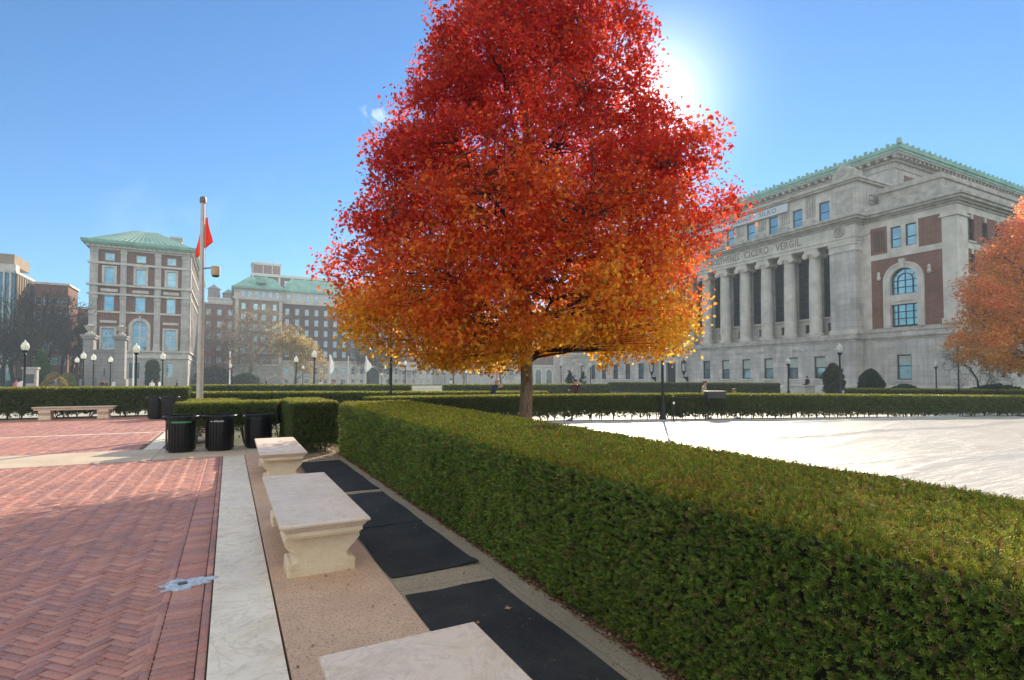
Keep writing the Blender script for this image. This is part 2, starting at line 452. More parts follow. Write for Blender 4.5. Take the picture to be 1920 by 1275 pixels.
def herring(x0, x1, y0, y1, Wd=.061, n=3, top=0.):
    cxs, cys = (x0+x1)/2, (y0+y1)/2; Rr = math.hypot(x1-x0, y1-y0)/2/Wd+6; N = int(Rr)
    hx, hy, vx, vy = [], [], [], []
    J = np.arange(-N, N+1)
    for c_ in range(-N//n-2, N//n+3):
        hx.append(J+2*n*c_+n/2); hy.append(J+.5)
        vx.append(J+.5); vy.append(J-2*n+1+2*n*c_+n/2)
    hx, hy, vx, vy = [np.concatenate(q).astype(float) for q in (hx, hy, vx, vy)]
    X = np.concatenate([hx, vx])*Wd; Y = np.concatenate([hy, vy])*Wd
    H = np.concatenate([np.ones(len(hx), bool), np.zeros(len(vx), bool)])
    ca = math.cos(PI/4); xr = cxs+(X-Y)*ca; yr = cys+(X+Y)*ca
    ok = (xr > x0) & (xr < x1) & (yr > y0) & (yr < y1)
    # keep only what the lens (or a step to the side) could see
    rx = xr*math.cos(TH)-yr*math.sin(TH); ry = xr*math.sin(TH)+yr*math.cos(TH)
    ok &= (ry > .6) & (np.abs(rx) < ry*1.25+1.5)
    xr, yr, H = xr[ok], yr[ok], H[ok]
    ux = np.where(H, ca, -ca); uy = np.full(len(ux), ca)
    return brick_mesh(xr, yr, ux, uy, n*Wd, Wd, top)
parts_ = [herring(-13, -.37, 1.0, 12.9), herring(-14, -1.75, 14.9, 19.62, .105, 2), herring(-17, -1.75, 19.84, 28.3, .105, 2)]
# border courses beside the marble
yy = np.arange(0.4, 12.88, .207)
parts_.append(brick_mesh(np.full(len(yy), -.385), yy, np.zeros(len(yy)), np.ones(len(yy)), .207, .052, .0035))
parts_.append(brick_mesh(np.full(len(yy), -.118), yy+.1, np.zeros(len(yy)), np.ones(len(yy)), .207, .052, .0035))
yy = np.arange(0.4, 12.88, .069)
parts_.append(brick_mesh(np.full(len(yy), -.2515), yy, np.ones(len(yy)), np.zeros(len(yy)), .215, .069, .0035))
off = 0; VV, FF, CC = [], [], []
for V, F, C in parts_: VV.append(V); FF.append(F+off); CC.append(C); off += len(V)
link('brick_pavement', np_mesh('brick_pavement', np.concatenate(VV), np.concatenate(FF), np.concatenate(CC)), PAVER, kind='structure')
g = MB(); g.quad((-40, -12, -.0105), (-.09, -12, -.0105), (-.09, 28.35, -.0105), (-40, 28.35, -.0105)); g.build('pavement', MORTAR, kind='structure', fix=False)

def m_marble(name, c1, c2, vein, obj=False, rough=.45, sc_=1.0):
    m, t, b = new_mat(name); p = pos(t, obj=obj)
    n1 = noise(t, 1.1*sc_, 8, p, dist=1.2, rough=.65)
    c = ramp(t, n1, [(.3, c1), (.55, c2), (.75, tuple(x*.86 for x in c1))])
    v = noise(t, 2.2*sc_, 8, p, dist=2.4, rough=.6)
    vv = n_math(t, 'ABSOLUTE', n_math(t, 'SUBTRACT', v, .5))
    c = mixc(t, ramp(t, vv, [(0, (.45,)*3), (.035, (0, 0, 0))]), c, vein)
    sp = ramp(t, noise(t, 160, 3, p), [(.35, (.9, .88, .84)), (.65, (1.05, 1.05, 1.05))])
    c = mixc(t, 1, c, sp, 'MULTIPLY')
    st = ramp(t, noise(t, 3.1, 7, p, rough=.7), [(.30, (.80, .72, .56)), (.52, (1, 1, 1))])
    c = mixc(t, .7, c, st, 'MULTIPLY')
    t.links.new(c, b.inputs['Base Color'])
    t.links.new(ramp(t, n1, [(.3, (rough-.1,)*3), (.7, (rough+.15,)*3)]), b.inputs['Roughness'])
    bump(t, b, noise(t, 90, 6, p), .12, .003)
    return m
MARB = m_marble('white_marble_paving', (.76, .63, .49), (.88, .76, .63), (.50, .41, .32))
MARBT = m_marble('cream_marble', (.70, .55, .45), (.78, .62, .51), (.50, .40, .34), obj=True, sc_=1.6)
MARBL = m_marble('cream_limestone_support', (.80, .63, .44), (.85, .69, .50), (.70, .54, .37), obj=True, sc_=2, rough=.6)
def m_granite(name, c, sp1, sp2):
    m, t, b = new_mat(name); p = pos(t)
    col = ramp(t, noise(t, 1.2, 7, p, rough=.7), [(.3, tuple(x*.66 for x in c)), (.5, tuple(x*.92 for x in c)), (.7, tuple(x*1.08 for x in c))])
    v = t.nodes.new('ShaderNodeTexVoronoi'); v.inputs['Scale'].default_value = 75; t.links.new(p, v.inputs['Vector'])
    col = mixc(t, ramp(t, v.outputs['Color'], [(.2, (0, 0, 0)), (.8, (.55,)*3)]), col, sp1)
    col = mixc(t, ramp(t, noise(t, 60, 3, p), [(.54, (0, 0, 0)), (.66, (.9,)*3)]), col, sp2)
    t.links.new(col, b.inputs['Base Color']); b.inputs['Roughness'].default_value = .7
    bump(t, b, noise(t, 120, 5, p), .3, .003); return m
GRAN = m_granite('pink_granite', (.68, .44, .30), (.50, .32, .22), (.26, .16, .11))
CONC = m_granite('worn_concrete', (.40, .31, .22), (.31, .24, .17), (.20, .15, .11))
CROSS = m_granite('cross_band_stone', (.60, .48, .36), (.50, .40, .30), (.34, .27, .20))
def slabs(name, x0, x1, ys, z, m, gap=.006, bev=.003):
    g = MB()
    for i in range(len(ys)-1): g.box(x0+gap/2, x1-gap/2, ys[i]+gap/2, ys[i+1]-gap/2, -.05, z+random.uniform(-.001, .001))
    return g.build(name, m, kind='structure', bevel=bev)
slabs('marble_pavement', -.088, .311, [-3.0, -1.2, .9, 2.9, 4.95, 7.1, 9.3, 11.2, 12.86], .006, MARB)
slabs('granite_pavement', .318, 1.15, [-2.6, -.1, 2.25, 4.51, 6.9, 9.2, 11.5, 12.86], .018, GRAN)
slabs('marble_pavement', -1.72, -1.36, [14.93, 17.2, 19.5, 21.7, 24, 26.2, 28.3], .006, MARB)
g = MB(); xs = [-40, -14, -11.2, -8.4, -5.6, -3.1, -1.35, .36, 2.1]
for i in range(len(xs)-1): g.box(xs[i]+.003, xs[i+1]-.003, 12.875, 13.12, -.05, .007); g.box(xs[i]+.003, xs[i+1]-.003, 13.127, 14.92, -.05, .005)
g.build('stone_pavement', CROSS, kind='structure', bevel=.003)
g = MB(); g.box(-40, -1.73, 19.64, 19.82, -.05, .005); g.build('marble_pavement', MARB, kind='structure')
g = MB()
for a_, b2 in ((1.156, 1.95), (1.955, 2.12)):
    ys = [-3, .1, 2.0, 4.05, 5.9, 7.8, 9.5, 11.6, 12.86]
    for i in range(len(ys)-1): g.box(a_, b2, ys[i]+.003, ys[i+1]-.003, -.05, .006)
g.build('concrete_pavement', CONC, kind='structure', bevel=.002)
SOIL = m_plain('brown_soil', (.105, .065, .038), .95, var=.45, vs=9, bmp=.8, bs=30)
nx, ny = 40, 160
X, Y = np.meshgrid(np.linspace(2.121, 9.2, nx), np.linspace(-5, 17.5, ny)); Z = rng.uniform(0, .014, X.shape)+.002
V = np.stack([X, Y, Z], 2).reshape(-1, 3); I = np.arange(nx*ny).reshape(ny, nx)
F = np.stack([I[:-1, :-1], I[:-1, 1:], I[1:, 1:], I[1:, :-1]], 2).reshape(-1, 4)
link('soil', np_mesh('soil_bed', V, F, smooth=True), SOIL, kind='structure')

# plaza beyond the lawns, walks and the far turf
PATH = m_granite('asphalt_walk', (.52, .48, .42), (.46, .42, .37), (.38, .34, .30))
g = MB(); g.box(-60, 9.0, 29.6, 33.5, -.05, .004); g.build('path', PATH, kind='structure')
def strip(name, pts, w, z, m):
    g = MB(); n = len(pts); L = []; Rr = []
    for i in range(n):
        a = Vector(pts[max(0, i-1)]); b = Vector(pts[min(n-1, i+1)]); d = (b-a).normalized(); nn = Vector((-d.y, d.x))
        L.append(Vector(pts[i])+nn*w/2); Rr.append(Vector(pts[i])-nn*w/2)
    for i in range(n-1): g.quad((L[i].x, L[i].y, z), (Rr[i].x, Rr[i].y, z), (Rr[i+1].x, Rr[i+1].y, z), (L[i+1].x, L[i+1].y, z))
    return g.build(name, m, kind='structure', fix=False)
strip('path', [(4.2, 21.9), (12.0, 20.6), (17.2, 18.9), (31, 13.9), (50, 6.7)], 4.2, -.03, PATH)
strip('path', [(54.5, 5), (54.5, 110)], 7.0, -.03, PATH)
strip('path', [(-60, 108), (60, 108)], 6.0, -.03, PATH)
PALE = m_plain('pale_frost_cover', (.66, .66, .64), .7, var=.12, vs=1, bmp=.2, bs=5)
g = MB(); g.box(-29, 2, 62, 80, -.05, .05); g.build('lawn', PALE, kind='structure')

# ================================================================ MATS
m, t, b_ = new_mat('ribbed_black_rubber'); p = pos(t)
wv = t.nodes.new('ShaderNodeTexWave'); wv.wave_type = 'BANDS'; wv.bands_direction = 'X'; wv.inputs['Scale'].default_value = 22
t.links.new(p, wv.inputs['Vector'])
c = mixc(t, ramp(t, noise(t, 1.8, 7, p, rough=.7), [(.4, (0, 0, 0)), (.8, (.6,)*3)]), (.020, .019, .020), (.095, .085, .072))
c = mixc(t, ramp(t, noise(t, 30, 3, p), [(.64, (0, 0, 0)), (.70, (.7,)*3)]), c, (.14, .11, .08))
t.links.new(c, b_.inputs['Base Color']); b_.inputs['Roughness'].default_value = .55; b_.inputs['Specular IOR Level'].default_value = .35
bump(t, b_, wv.outputs[1], .9, .006); RUB = m
def mat_sheet(x0, x1, y0, y1, label, curl=None, skew=0):
    nx, ny = 14, 34; g = MB(); th = .008
    top = []
    for j in range(ny):
        y = y0+(y1-y0)*j/(ny-1); r = []
        for i in range(nx):
            x = x0+(x1-x0)*i/(nx-1)
            e = .004*math.sin(x*9+y*3.1)*math.exp(-min(j, ny-1-j)*.6)
            z = .0165+abs(e)+.0015*math.sin(x*4+y*2.7)
            if curl: z += curl[2]*math.exp(-((x-curl[0])**2+(y-curl[1])**2)/.012)
            r.append((x+.006*math.sin(y*5)*(i in (0, nx-1)), y+skew*(x-x0)+.008*math.sin(x*8)*(j in (0, ny-1)), z))
        top.append(r)
    n0 = 0
    for r in top: g.v += r
    for r in top: g.v += [(a, b, z-th) for a, b, z in r]
    K = nx*ny
    for j in range(ny-1):
        for i in range(nx-1):
            a = j*nx+i; g.f.append((a, a+1, a+nx+1, a+nx)); g.f.append((K+a+nx, K+a+nx+1, K+a+1, K+a))
    for j in range(ny-1):
        for i in (0, nx-1): a = j*nx+i; g.f.append((a, a+nx, K+a+nx, K+a))
    for i in range(nx-1):
        for j in (0, ny-1): a = j*nx+i; g.f.append((a, a+1, K+a+1, K+a))
    o = g.build('rubber_mat', RUB, smooth=False)
    return base(o, label, 'mat', 'black mats between the benches and the hedge')
mat_sheet(1.165, 1.89, .5, 3.93, 'longest ribbed black rubber mat, beside the nearest bench end')
mat_sheet(1.17, 1.94, 4.33, 5.885, 'black rubber mat with a curled front corner, beside the middle bench', curl=(1.90, 4.37, .02))
mat_sheet(1.175, 1.955, 5.905, 7.70, 'black rubber mat butted behind the mat with the curled corner')
mat_sheet(1.18, 1.965, 7.95, 9.42, 'black rubber mat just past the thin pale slab gap')
mat_sheet(1.19, 1.97, 9.45, 11.1, 'farthest black rubber mat, beside the farthest marble bench')

# ================================================================ LITTER
def leaf_blades(pts, size, cols, z0, name, m, label, cat):
    k = len(pts); tv = np.array([(0,-.5,0),(.28,-.15,.05),(.5,.1,.12),(.15,.2,.02),(0,.55,.1),(-.15,.2,.02),(-.5,.1,.12),(-.28,-.15,.05)])
    tf = np.array([(0,1,3,5),(0,5,7,7),(1,2,3,3),(5,6,7,7),(3,4,5,5)])
    tf = np.array([(0,1,3,3),(0,3,5,5),(0,5,7,7),(1,2,3,3),(5,6,7,7),(3,4,5,5)])[:, :3]
    x, y, z = rot_frames(k, np.array([[0, 0, 1.]]), .35)
    V, F = stamp(tv, tf, pts, x, y, z, size); C = np.repeat(cols, 8, axis=0)
    o = link(name, np_mesh(name, V, F, C), m); o['kind'] = 'stuff'; o['label'] = label; o['category'] = cat
    return o
LITTER = m_leaf('dry_leaf', .15, .8, .2)
n = 5200
P = np.stack([2.12+np.abs(rng.normal(0, .10, n))-.04, rng.uniform(0, 12.3, n), rng.uniform(.008, .03, n)], 1)
n2 = 620; P2 = np.stack([rng.uniform(1.2, 2.1, n2), rng.uniform(1, 11, n2), rng.uniform(.024, .03, n2)], 1)
n3 = 90; P3 = np.stack([rng.uniform(.35, 1.1, n3), rng.uniform(2, 12, n3), np.full(n3, .026)], 1)
n4 = 420; P4 = np.stack([rng.uniform(1.2, 2.2, n4), rng.uniform(11.2, 12.9, n4), rng.uniform(.012, .03, n4)], 1)
n5 = 1200; P5 = np.stack([rng.uniform(3.9, 9, n5), rng.uniform(6, 17, n5), np.full(n5, .025)], 1)
n6 = 240; y6 = rng.uniform(.5, 12, n6); P6 = np.stack([rng.uniform(2.25, 3.65, n6), y6, .965+y6*.0135], 1)
P = np.concatenate([P, P2, P3, P4, P5, P6])
S = np.concatenate([rng.uniform(.012, .03, n), rng.uniform(.008, .02, n2), rng.uniform(.015, .03, n3), rng.uniform(.015, .035, n4), rng.uniform(.05, .08, n5), rng.uniform(.02, .035, n6)])
S[n+3] = .055; P[n+3] = (1.72, 3.35, .032); S[n+9] = .03; P[n+9] = (1.45, 3.25, .03)
pal = np.array([(.20,.10,.05),(.28,.15,.07),(.14,.07,.04),(.34,.19,.10),(.24,.07,.03)])
C = pal[rng.integers(0, 5, len(P))]*rng.uniform(.7, 1.2, (len(P), 1)); C[n+3] = (.42, .27, .17); C[-n6:] = C[-n6:]*1.3+.06
leaf_blades(P, S, C, 0, 'fallen_leaves', LITTER, 'small dry brown leaves fallen along the hedge foot and mats', 'leaf litter')

# stain and cap by the border course
m, t, b_ = new_mat('wet_frosty_stain'); p = pos(t, obj=True)
t.links.new(ramp(t, noise(t, 22, 6, p, rough=.7), [(.38, (.24, .24, .26)), (.6, (.60, .60, .62))]), b_.inputs['Base Color']); b_.inputs['Roughness'].default_value = .18
bump(t, b_, noise(t, 50, 4, p), .3, .004)
g = MB(); pts = []
for k in range(40):
    a = 2*PI*k/40; rr = 1+.16*math.sin(3*a+1)+.13*math.sin(7*a)+.10*math.sin(13*a+2)
    pts.append((-.27+.18*rr*math.cos(a), 4.98+.13*rr*math.sin(a)+.02*math.cos(a), .0085))
g.ring([[(x, y, z-.006) for x, y, z in pts], pts])
o = g.build('spill', m); base(o, 'pale blue icy spill on the brick border beside the marble strip', 'spill')
r = thing('drain_cap', 'small round metal cap set in the icy spill', 'drain cap', (-.30, 4.99, .009))
MB().lathe([(.034, 0), (.034, .004), (.028, .006)], 18).build('rim', m_plain('cap_metal', (.12, .12, .13), .5, .8), r)
MB().lathe([(.025, .0), (.025, .005), (.01, .007)], 14).build('cap_disc', m_plain('cap_disc_metal', (.20, .19, .17), .55, .6), r)

# ================================================================ BENCHES
def make_bench(label, L, cheap=False):
    root = thing('marble_bench', label, 'bench', group='cream marble benches')
    HW = .345
    # top slab: round nosed slab over an ogee moulding, lofted as rings
    prof = [(0, .462), (.0, .462), (HW-.012, .462), (HW-.003, .457), (HW, .448), (HW-.002, .436), (HW-.012, .430), (HW-.020, .428), (HW-.030, .412), (HW-.046, .392), (HW-.050, .386)]
    rings = []
    for w_, z in prof[2:]:
        e = HW-w_; rings.append([(-w_, -L/2+e, z), (w_, -L/2+e, z), (w_, L/2-e, z), (-w_, L/2-e, z)])
    g = MB(); g.ring(rings[::-1]); g.build('top', MARBT, root, bevel=.0)
    g = MB()
    for (w_, za, zb) in ((HW-.052, .352, .386), (HW-.066, .335, .352)):
        e = HW-w_; g.box(-w_, w_, -L/2+e, L/2-e, za, zb)
    g.build('moulding', MARBL, root, bevel=.004)
    # scrolled support: outline in x-z, thick along y
    half = [(.272, .335), (.285, .318), (.293, .295), (.292, .268), (.282, .24), (.262, .214), (.236, .19), (.214, .168), (.203, .148), (.203, .128), (.213, .112), (.232, .103), (.25, .098), (.262, .086), (.266, .07), (.266, 0)]
    for sy in (-1, 1):
        g = MB()
        yc = sy*(L/2-.36)
        outline = half+[(-a, z) for a, z in reversed(half)]
        def sl(y, k): return [(a*(1 if abs(a) < .2 else 1)-math.copysign(k, a), y, z) for a, z in outline]
        y0, y1 = yc-.17, yc+.17
        g.ring([sl(y0, .012), sl(y0+.012, 0), sl(y1-.012, 0), sl(y1, .012)])
        # plinth with a shallow step
        g.box(-.255, .255, y0-.012, y1+.012, 0, .055)
        s = g.build('support', MARBL, root, smooth=True, autos=math.radians(38))
        # rolled scroll ends on both long sides
        for sx in (-1, 1):
            for (cx_, cz_, r_) in ((.262, .282, .034), (.242, .082, .022)):
                MB().tube((sx*cx_, y0-.006, cz_), (sx*cx_, y1+.006, cz_), r_, n=16).build('scroll', MARBL, s, smooth=True, autos=math.radians(40))
    return root
b1 = make_bench('nearest marble bench, only its far end of pale top in view', 2.44); b1.location = (.685, 1.13, .016)
b2 = make_bench('middle marble bench with a grey vein and light specks on its top', 2.44); b2.location = (.70, 5.72, .016)
b3 = copy_tree(b2); b3['label'] = 'farthest of the three marble benches in line, next to the bins'; b3.location = (.775, 10.25, .016); b3.rotation_euler[2] = -.012
b4 = copy_tree(b2); b4['label'] = 'cream stone bench standing alone before the long left hedge'; b4.location = (-5.55, 28.0, 0); b4.rotation_euler[2] = PI/2-.02; b4.scale = (1, 1.1, 1.1)

# ================================================================ LITTER BINS
LINER = m_plain('black_bin_liner', (.010, .010, .012), .45, var=.3)
def make_can(label):
    root = thing('litter_bin', label, 'litter bin', group='black slatted metal litter bins')
    body = MB(); N = 30
    def prof(h):  # radius of the slat cage
        return .285+.012*math.sin(PI*h)
    slat = []
    for k in range(N):
        a = 2*PI*k/N; ca, sa = math.cos(a), math.sin(a); hw = .019; th = .007
        pr_ = [(.278, .07), (.287, .25), (.291, .45), (.288, .60), (.286, .67)]
        rings = []
        for r_, z in pr_:
            rings.append([((r_+o_)*ca-s_*hw*sa, (r_+o_)*sa+s_*hw*ca, z) for o_, s_ in ((0, -1), (th, -1), (th, 1), (0, 1))])
        body.ring(rings)
    body.build('slat_cage', BLACKM, root)
    fl = MB()
    for k in range(N):
        a = 2*PI*(k+.5)/N; ca, sa = math.cos(a), math.sin(a)
        pts = [(.289, .665), (.296, .70), (.318, .745), (.345, .775)]
        for i in range(3): fl.tube((pts[i][0]*ca, pts[i][0]*sa, pts[i][1]), (pts[i+1][0]*ca, pts[i+1][0]*sa, pts[i+1][1]), .0065, n=5)
    fl.build('rod_grille', BLACKM, root)
    MB().lathe([(.332, .768), (.352, .768), (.362, .778), (.362, .788), (.352, .798), (.332, .798), (.332, .768)], 40, cap=(False, False)).build('top_rim', BLACKM, root, smooth=True, autos=.9)
    MB().lathe([(.281, .64), (.298, .64), (.300, .648), (.300, .682), (.298, .69), (.281, .69), (.281, .64)], 40, cap=(False, False)).build('sign_band', BLACKM, root, smooth=True, autos=.6)
    MB().lathe([(.20, 0), (.245, 0), (.245, .035), (.285, .045), (.292, .06), (.292, .085), (.276, .09), (.20, .09)], 40).build('foot_ring', BLACKM, root, smooth=True, autos=.6)
    MB().lathe([(.235, .08), (.255, .5), (.262, .76), (.250, .76), (.245, .55), (.23, .10)], 32, cap=(True, True)).build('liner', LINER, root, smooth=True, autos=.6)
    return root
c0 = make_can('left bin of the near three, with a green tinted band')
px_, py_ = -.93, 14.12; c0.location = (px_, py_, .006); c0.rotation_euler[2] = .3
WHT = m_plain('white_lettering', (.75, .75, .72), .5, var=.05)
GRNB = m_plain('green_sticker', (.05, .22, .09), .5, var=.2)
def can_band(root, mm, name):
    g = MB(); n = 14; r_ = .3025
    for k in range(n):
        a0 = -2.45+k*.095; a1 = a0+.095
        g.quad((r_*math.cos(a0), r_*math.sin(a0), .645), (r_*math.cos(a1), r_*math.sin(a1), .645), (r_*math.cos(a1), r_*math.sin(a1), .686), (r_*math.cos(a0), r_*math.sin(a0), .686))
    return g.build(name, mm, root, fix=False)
def text_mesh(txt, size, m, name, parent, extr=.01, bold=0, space=1.0):
    cu = bpy.data.curves.new('t', 'FONT'); cu.body = txt; cu.size = size; cu.extrude = extr; cu.offset = bold; cu.space_character = space
    cu.align_x = 'CENTER'; cu.align_y = 'CENTER'; cu.resolution_u = 3
    o = bpy.data.objects.new('t', cu); COL.objects.link(o)
    dg = bpy.context.evaluated_depsgraph_get(); dg.update()
    me = bpy.data.meshes.new_from_object(o.evaluated_get(dg)); bpy.data.objects.remove(o); bpy.data.curves.remove(cu)
    me.name = name; me.materials.clear()
    return link(name, me, m, parent)
c1_ = copy_tree(c0); c1_['label'] = 'middle bin of the near three, lettered TRASH'; c1_.location = (-.17, 14.05, .006); c1_.rotation_euler[2] = 0
c2_ = copy_tree(c0); c2_['label'] = 'right bin of the near three, half hidden by the farthest bench'; c2_.location = (.63, 14.18, .006); c2_.rotation_euler[2] = .8
can_band(c0, GRNB, 'green_band')
tx = text_mesh('TRASH', .052, WHT, 'lettering', c1_, .0006, .001, 1.15)
me = tx.data; n = len(me.vertices); co = np.empty(n*3, dtype=np.float32); me.vertices.foreach_get('co', co); co = co.reshape(-1, 3)
A = -PI/2-.02+co[:, 0]/.30; r_ = .302+co[:, 2]; out = np.stack([r_*np.cos(A), r_*np.sin(A), .665+co[:, 1]], 1)
me.vertices.foreach_set('co', out.ravel().astype(np.float32)); me.update()
dots = MB()
for a in (-2.15, -1.93):
    dots.tube((.300*math.cos(a), .300*math.sin(a), .665), (.3035*math.cos(a), .3035*math.sin(a), .665), .013, n=12)
dots.build('round_mark', WHT, c1_)
for (x, y, lab) in ((-2.62, 26.4, 'back bin of the far pair by the left hedge'), (-2.12, 25.9, 'front bin of the far pair by the left hedge')):
    c = copy_tree(b := c2_); c['label'] = lab; c.location = (x, y, 0); c.scale = (1.05, 1.05, 1.15)

# ================================================================ FLAGPOLE
POLE = m_plain('weathered_aluminium', (.52, .46, .40), .38, .55, var=.12, vs=5)
fx, fy = W(375, 15.6); fz = 1.6+344*15.6/1014
r = thing('flagpole', 'tall pale metal flagpole rising from the hedge behind the bins', 'flagpole', (fx, fy, 0))
MB().lathe([(.088, 0), (.085, 1.5), (.070, 4.2), (.056, fz-.35), (.054, fz-.12)], 24).build('pole', POLE, r, smooth=True, autos=.7)
MB().lathe([(.058, fz-.14), (.085, fz-.14), (.088, fz-.02), (.075, fz+.02), (.02, fz+.05)], 20).build('truck_cap', m_plain('bronze_cap', (.20, .15, .11), .5, .6), r, smooth=True, autos=.6)
MB().tube((.09, 0, .9), (.08, -.02, fz-.2), .005, n=5).build('halyard', m_plain('rope_white', (.6, .58, .52), .9), r)
m, t, b_ = new_mat('orange_red_nylon')
b_.inputs['Base Color'].default_value = (.80, .13, .05, 1); b_.inputs['Roughness'].default_value = .6
tr = t.nodes.new('ShaderNodeBsdfTranslucent'); tr.inputs[0].default_value = (.85, .12, .05, 1)
ms = t.nodes.new('ShaderNodeMixShader'); ms.inputs[0].default_value = .5
t.links.new(b_.outputs[0], ms.inputs[1]); t.links.new(tr.outputs[0], ms.inputs[2]); t.links.new(ms.outputs[0], t.nodes['Material Output'].inputs[0]); FLAGM = m
cr, sr = math.cos(TH), -math.sin(TH)    # camera-right direction on the ground, used only as a heading for the limp cloth
def cloth(outline_l, outline_r, zs, m, name, parent, amp=.05, fold=9, th=.006, hd=(cr, sr), yoff=.12):
    g = MB(); nx = 14; top = []; back = []
    for j, z in enumerate(zs):
        r1, r2 = [], []
        for i in range(nx):
            s_ = outline_l[j]+(outline_r[j]-outline_l[j])*i/(nx-1); dep = yoff+amp*math.sin(s_*fold*2.2+j*.35)+.3*amp*math.sin(j*1.1)
            r1.append((s_*hd[0]-dep*hd[1], s_*hd[1]+dep*hd[0], z)); r2.append((s_*hd[0]-(dep+th)*hd[1], s_*hd[1]+(dep+th)*hd[0], z))
        top.append(r1); back.append(r2)
    n = len(zs); K = nx*n
    for r_ in top: g.v += r_
    for r_ in back: g.v += r_
    for j in range(n-1):
        for i in range(nx-1):
            a = j*nx+i; g.f.append((a, a+1, a+nx+1, a+nx)); g.f.append((K+a, K+a+nx, K+a+nx+1, K+a+1))
        for i in (0, nx-1): a = j*nx+i; g.f.append((a, a+nx, K+a+nx, K+a))
    for i in range(nx-1):
        for j in (0, n-1): a = j*nx+i; g.f.append((a, a+1, K+a+1, K+a))
    return g.build(name, m, parent, smooth=True)
k_ = 15.6/1014
ys_ = [402, 415, 428, 440, 450, 460, 470, 479]
zs = [1.6+(712-y)*k_ for y in ys_]
L_ = [(x-379)*k_ for x in (380, 374, 370, 367, 365, 363, 361, 362)]
R__ = [(x-379)*k_ for x in (383, 385, 389, 392, 394, 385, 373, 367)]
cloth(L_, R__, zs, FLAGM, 'flag', r, .035, 14)
r = thing('security_camera', 'tan box camera on a short arm bolted to the flagpole', 'camera', (fx, fy, 1.6+(712-502)*k_))
MB().tube((.05*cr, .05*sr, 0), (.36*cr, .36*sr, .02), .018, n=8).build('arm', BLACKM, r)
TANP = m_plain('tan_plastic', (.55, .42, .25), .5, var=.1)
g = MB(); g.lathe([(.09, -.22), (.115, -.20), (.125, .0), (.12, .05), (.07, .07)], 12, c=(.40*cr, .40*sr)); g.build('housing', TANP, r, smooth=True, autos=.6)
MB().lathe([(.08, -.25), (.095, -.22)], 12, c=(.40*cr, .40*sr)).build('lens_dome', LINER, r)

# ================================================================ LAWN COVER, BROOM, GATE
m, t, b_ = new_mat('white_lawn_fabric'); p = pos(t)
c = ramp(t, noise(t, .5, 6, p, rough=.6), [(.3, (.49, .465, .42)), (.7, (.60, .57, .52))])
vv = noise(t, 5, 5, pos(t, (.35, 1.2, 1)), dist=1.5)
c = mixc(t, ramp(t, n_math(t, 'ABSOLUTE', n_math(t, 'SUBTRACT', vv, .5)), [(0, (.10,)*3), (.02, (0,)*3)]), c, (.42, .385, .33))
t.links.new(c, b_.inputs['Base Color']); b_.inputs['Roughness'].default_value = .33; b_.inputs['Specular IOR Level'].default_value = .9
bump(t, b_, noise(t, 2.2, 9, pos(t, (.5, 3.6, 1)), dist=.7, rough=.66), .75, .05); COVER = m
nx, ny = 260, 300
def far_y(x):   # the far hem follows the hedge
    return np.interp(x, [9, 12.7, 15.3, 26.1, 30.2, 48], [17.4, 17.0, 15.9, 12.3, 10.3, 3.6])
U, T = np.meshgrid(np.linspace(0, 1, nx), np.linspace(0, 1, ny))
Xc = 9.3+(46-9.3)*U; Yc = -22+(far_y(Xc)+22)*T
Xc = Xc+.10*np.sin(Yc*1.3)*(U < .004)
def vn(x, y, k, seed):
    q = np.random.default_rng(seed); s = 0
    for i in range(7):
        a = q.uniform(0, 2*PI); f = k*q.uniform(.6, 1.8); s = s+np.sin((x*math.cos(a)+y*math.sin(a))*f+q.uniform(0, 6)+1.4*np.sin(x*f*.31+y*f*.23+i))
    return s/7
Z = .035+.011*vn(Xc, Yc, 1.2, 1)+.012*vn(Xc*.5+Yc*.4, Yc*2.6-Xc*.9, 2.2, 2)
rid = np.abs(vn(Xc*.3, Yc*1.5-Xc*.35, 1.5, 3)); Z += .016*np.exp(-(rid/.05)**2)
for k, (xa, ya, xb, yb) in enumerate(((9.3, 5.0, 46, 6.5), (9.3, 9.8, 40, 8.0), (9.3, -1.0, 46, 0), (9.3, 13.6, 24, 12.2))):   # seams where two sheets overlap
    d = (Yc-(ya+(yb-ya)*(Xc-xa)/(xb-xa)))+.18*np.sin(Xc*.9+k)
    Z += .06*np.exp(-(d/.11)**2)+.016*np.exp(-((d-.4)/.16)**2)*(1+np.sin(Xc*5+Yc*2))
Z = np.maximum(Z, .008)
V = np.stack([Xc, Yc, Z], 2).reshape(-1, 3); I = np.arange(nx*ny).reshape(ny, nx)
F = np.stack([I[:-1, :-1], I[:-1, 1:], I[1:, 1:], I[1:, :-1]], 2).reshape(-1, 4)
o = link('lawn_cover', np_mesh('lawn_cover', V, F, smooth=True), COVER)
base(o, 'huge wrinkled white fabric sheet spread over the lawn behind the near hedge', 'ground cover')
# ================================================================ HEDGES
YEW = m_leaf('yew_needles', .28, .55, .3)
CORE = m_plain('hedge_twigs', (.030, .024, .014), .95, var=.5, vs=14, bmp=.8, bs=30)
WOODT = m_plain('hedge_stem', (.085, .06, .04), .9, var=.3, vs=8)
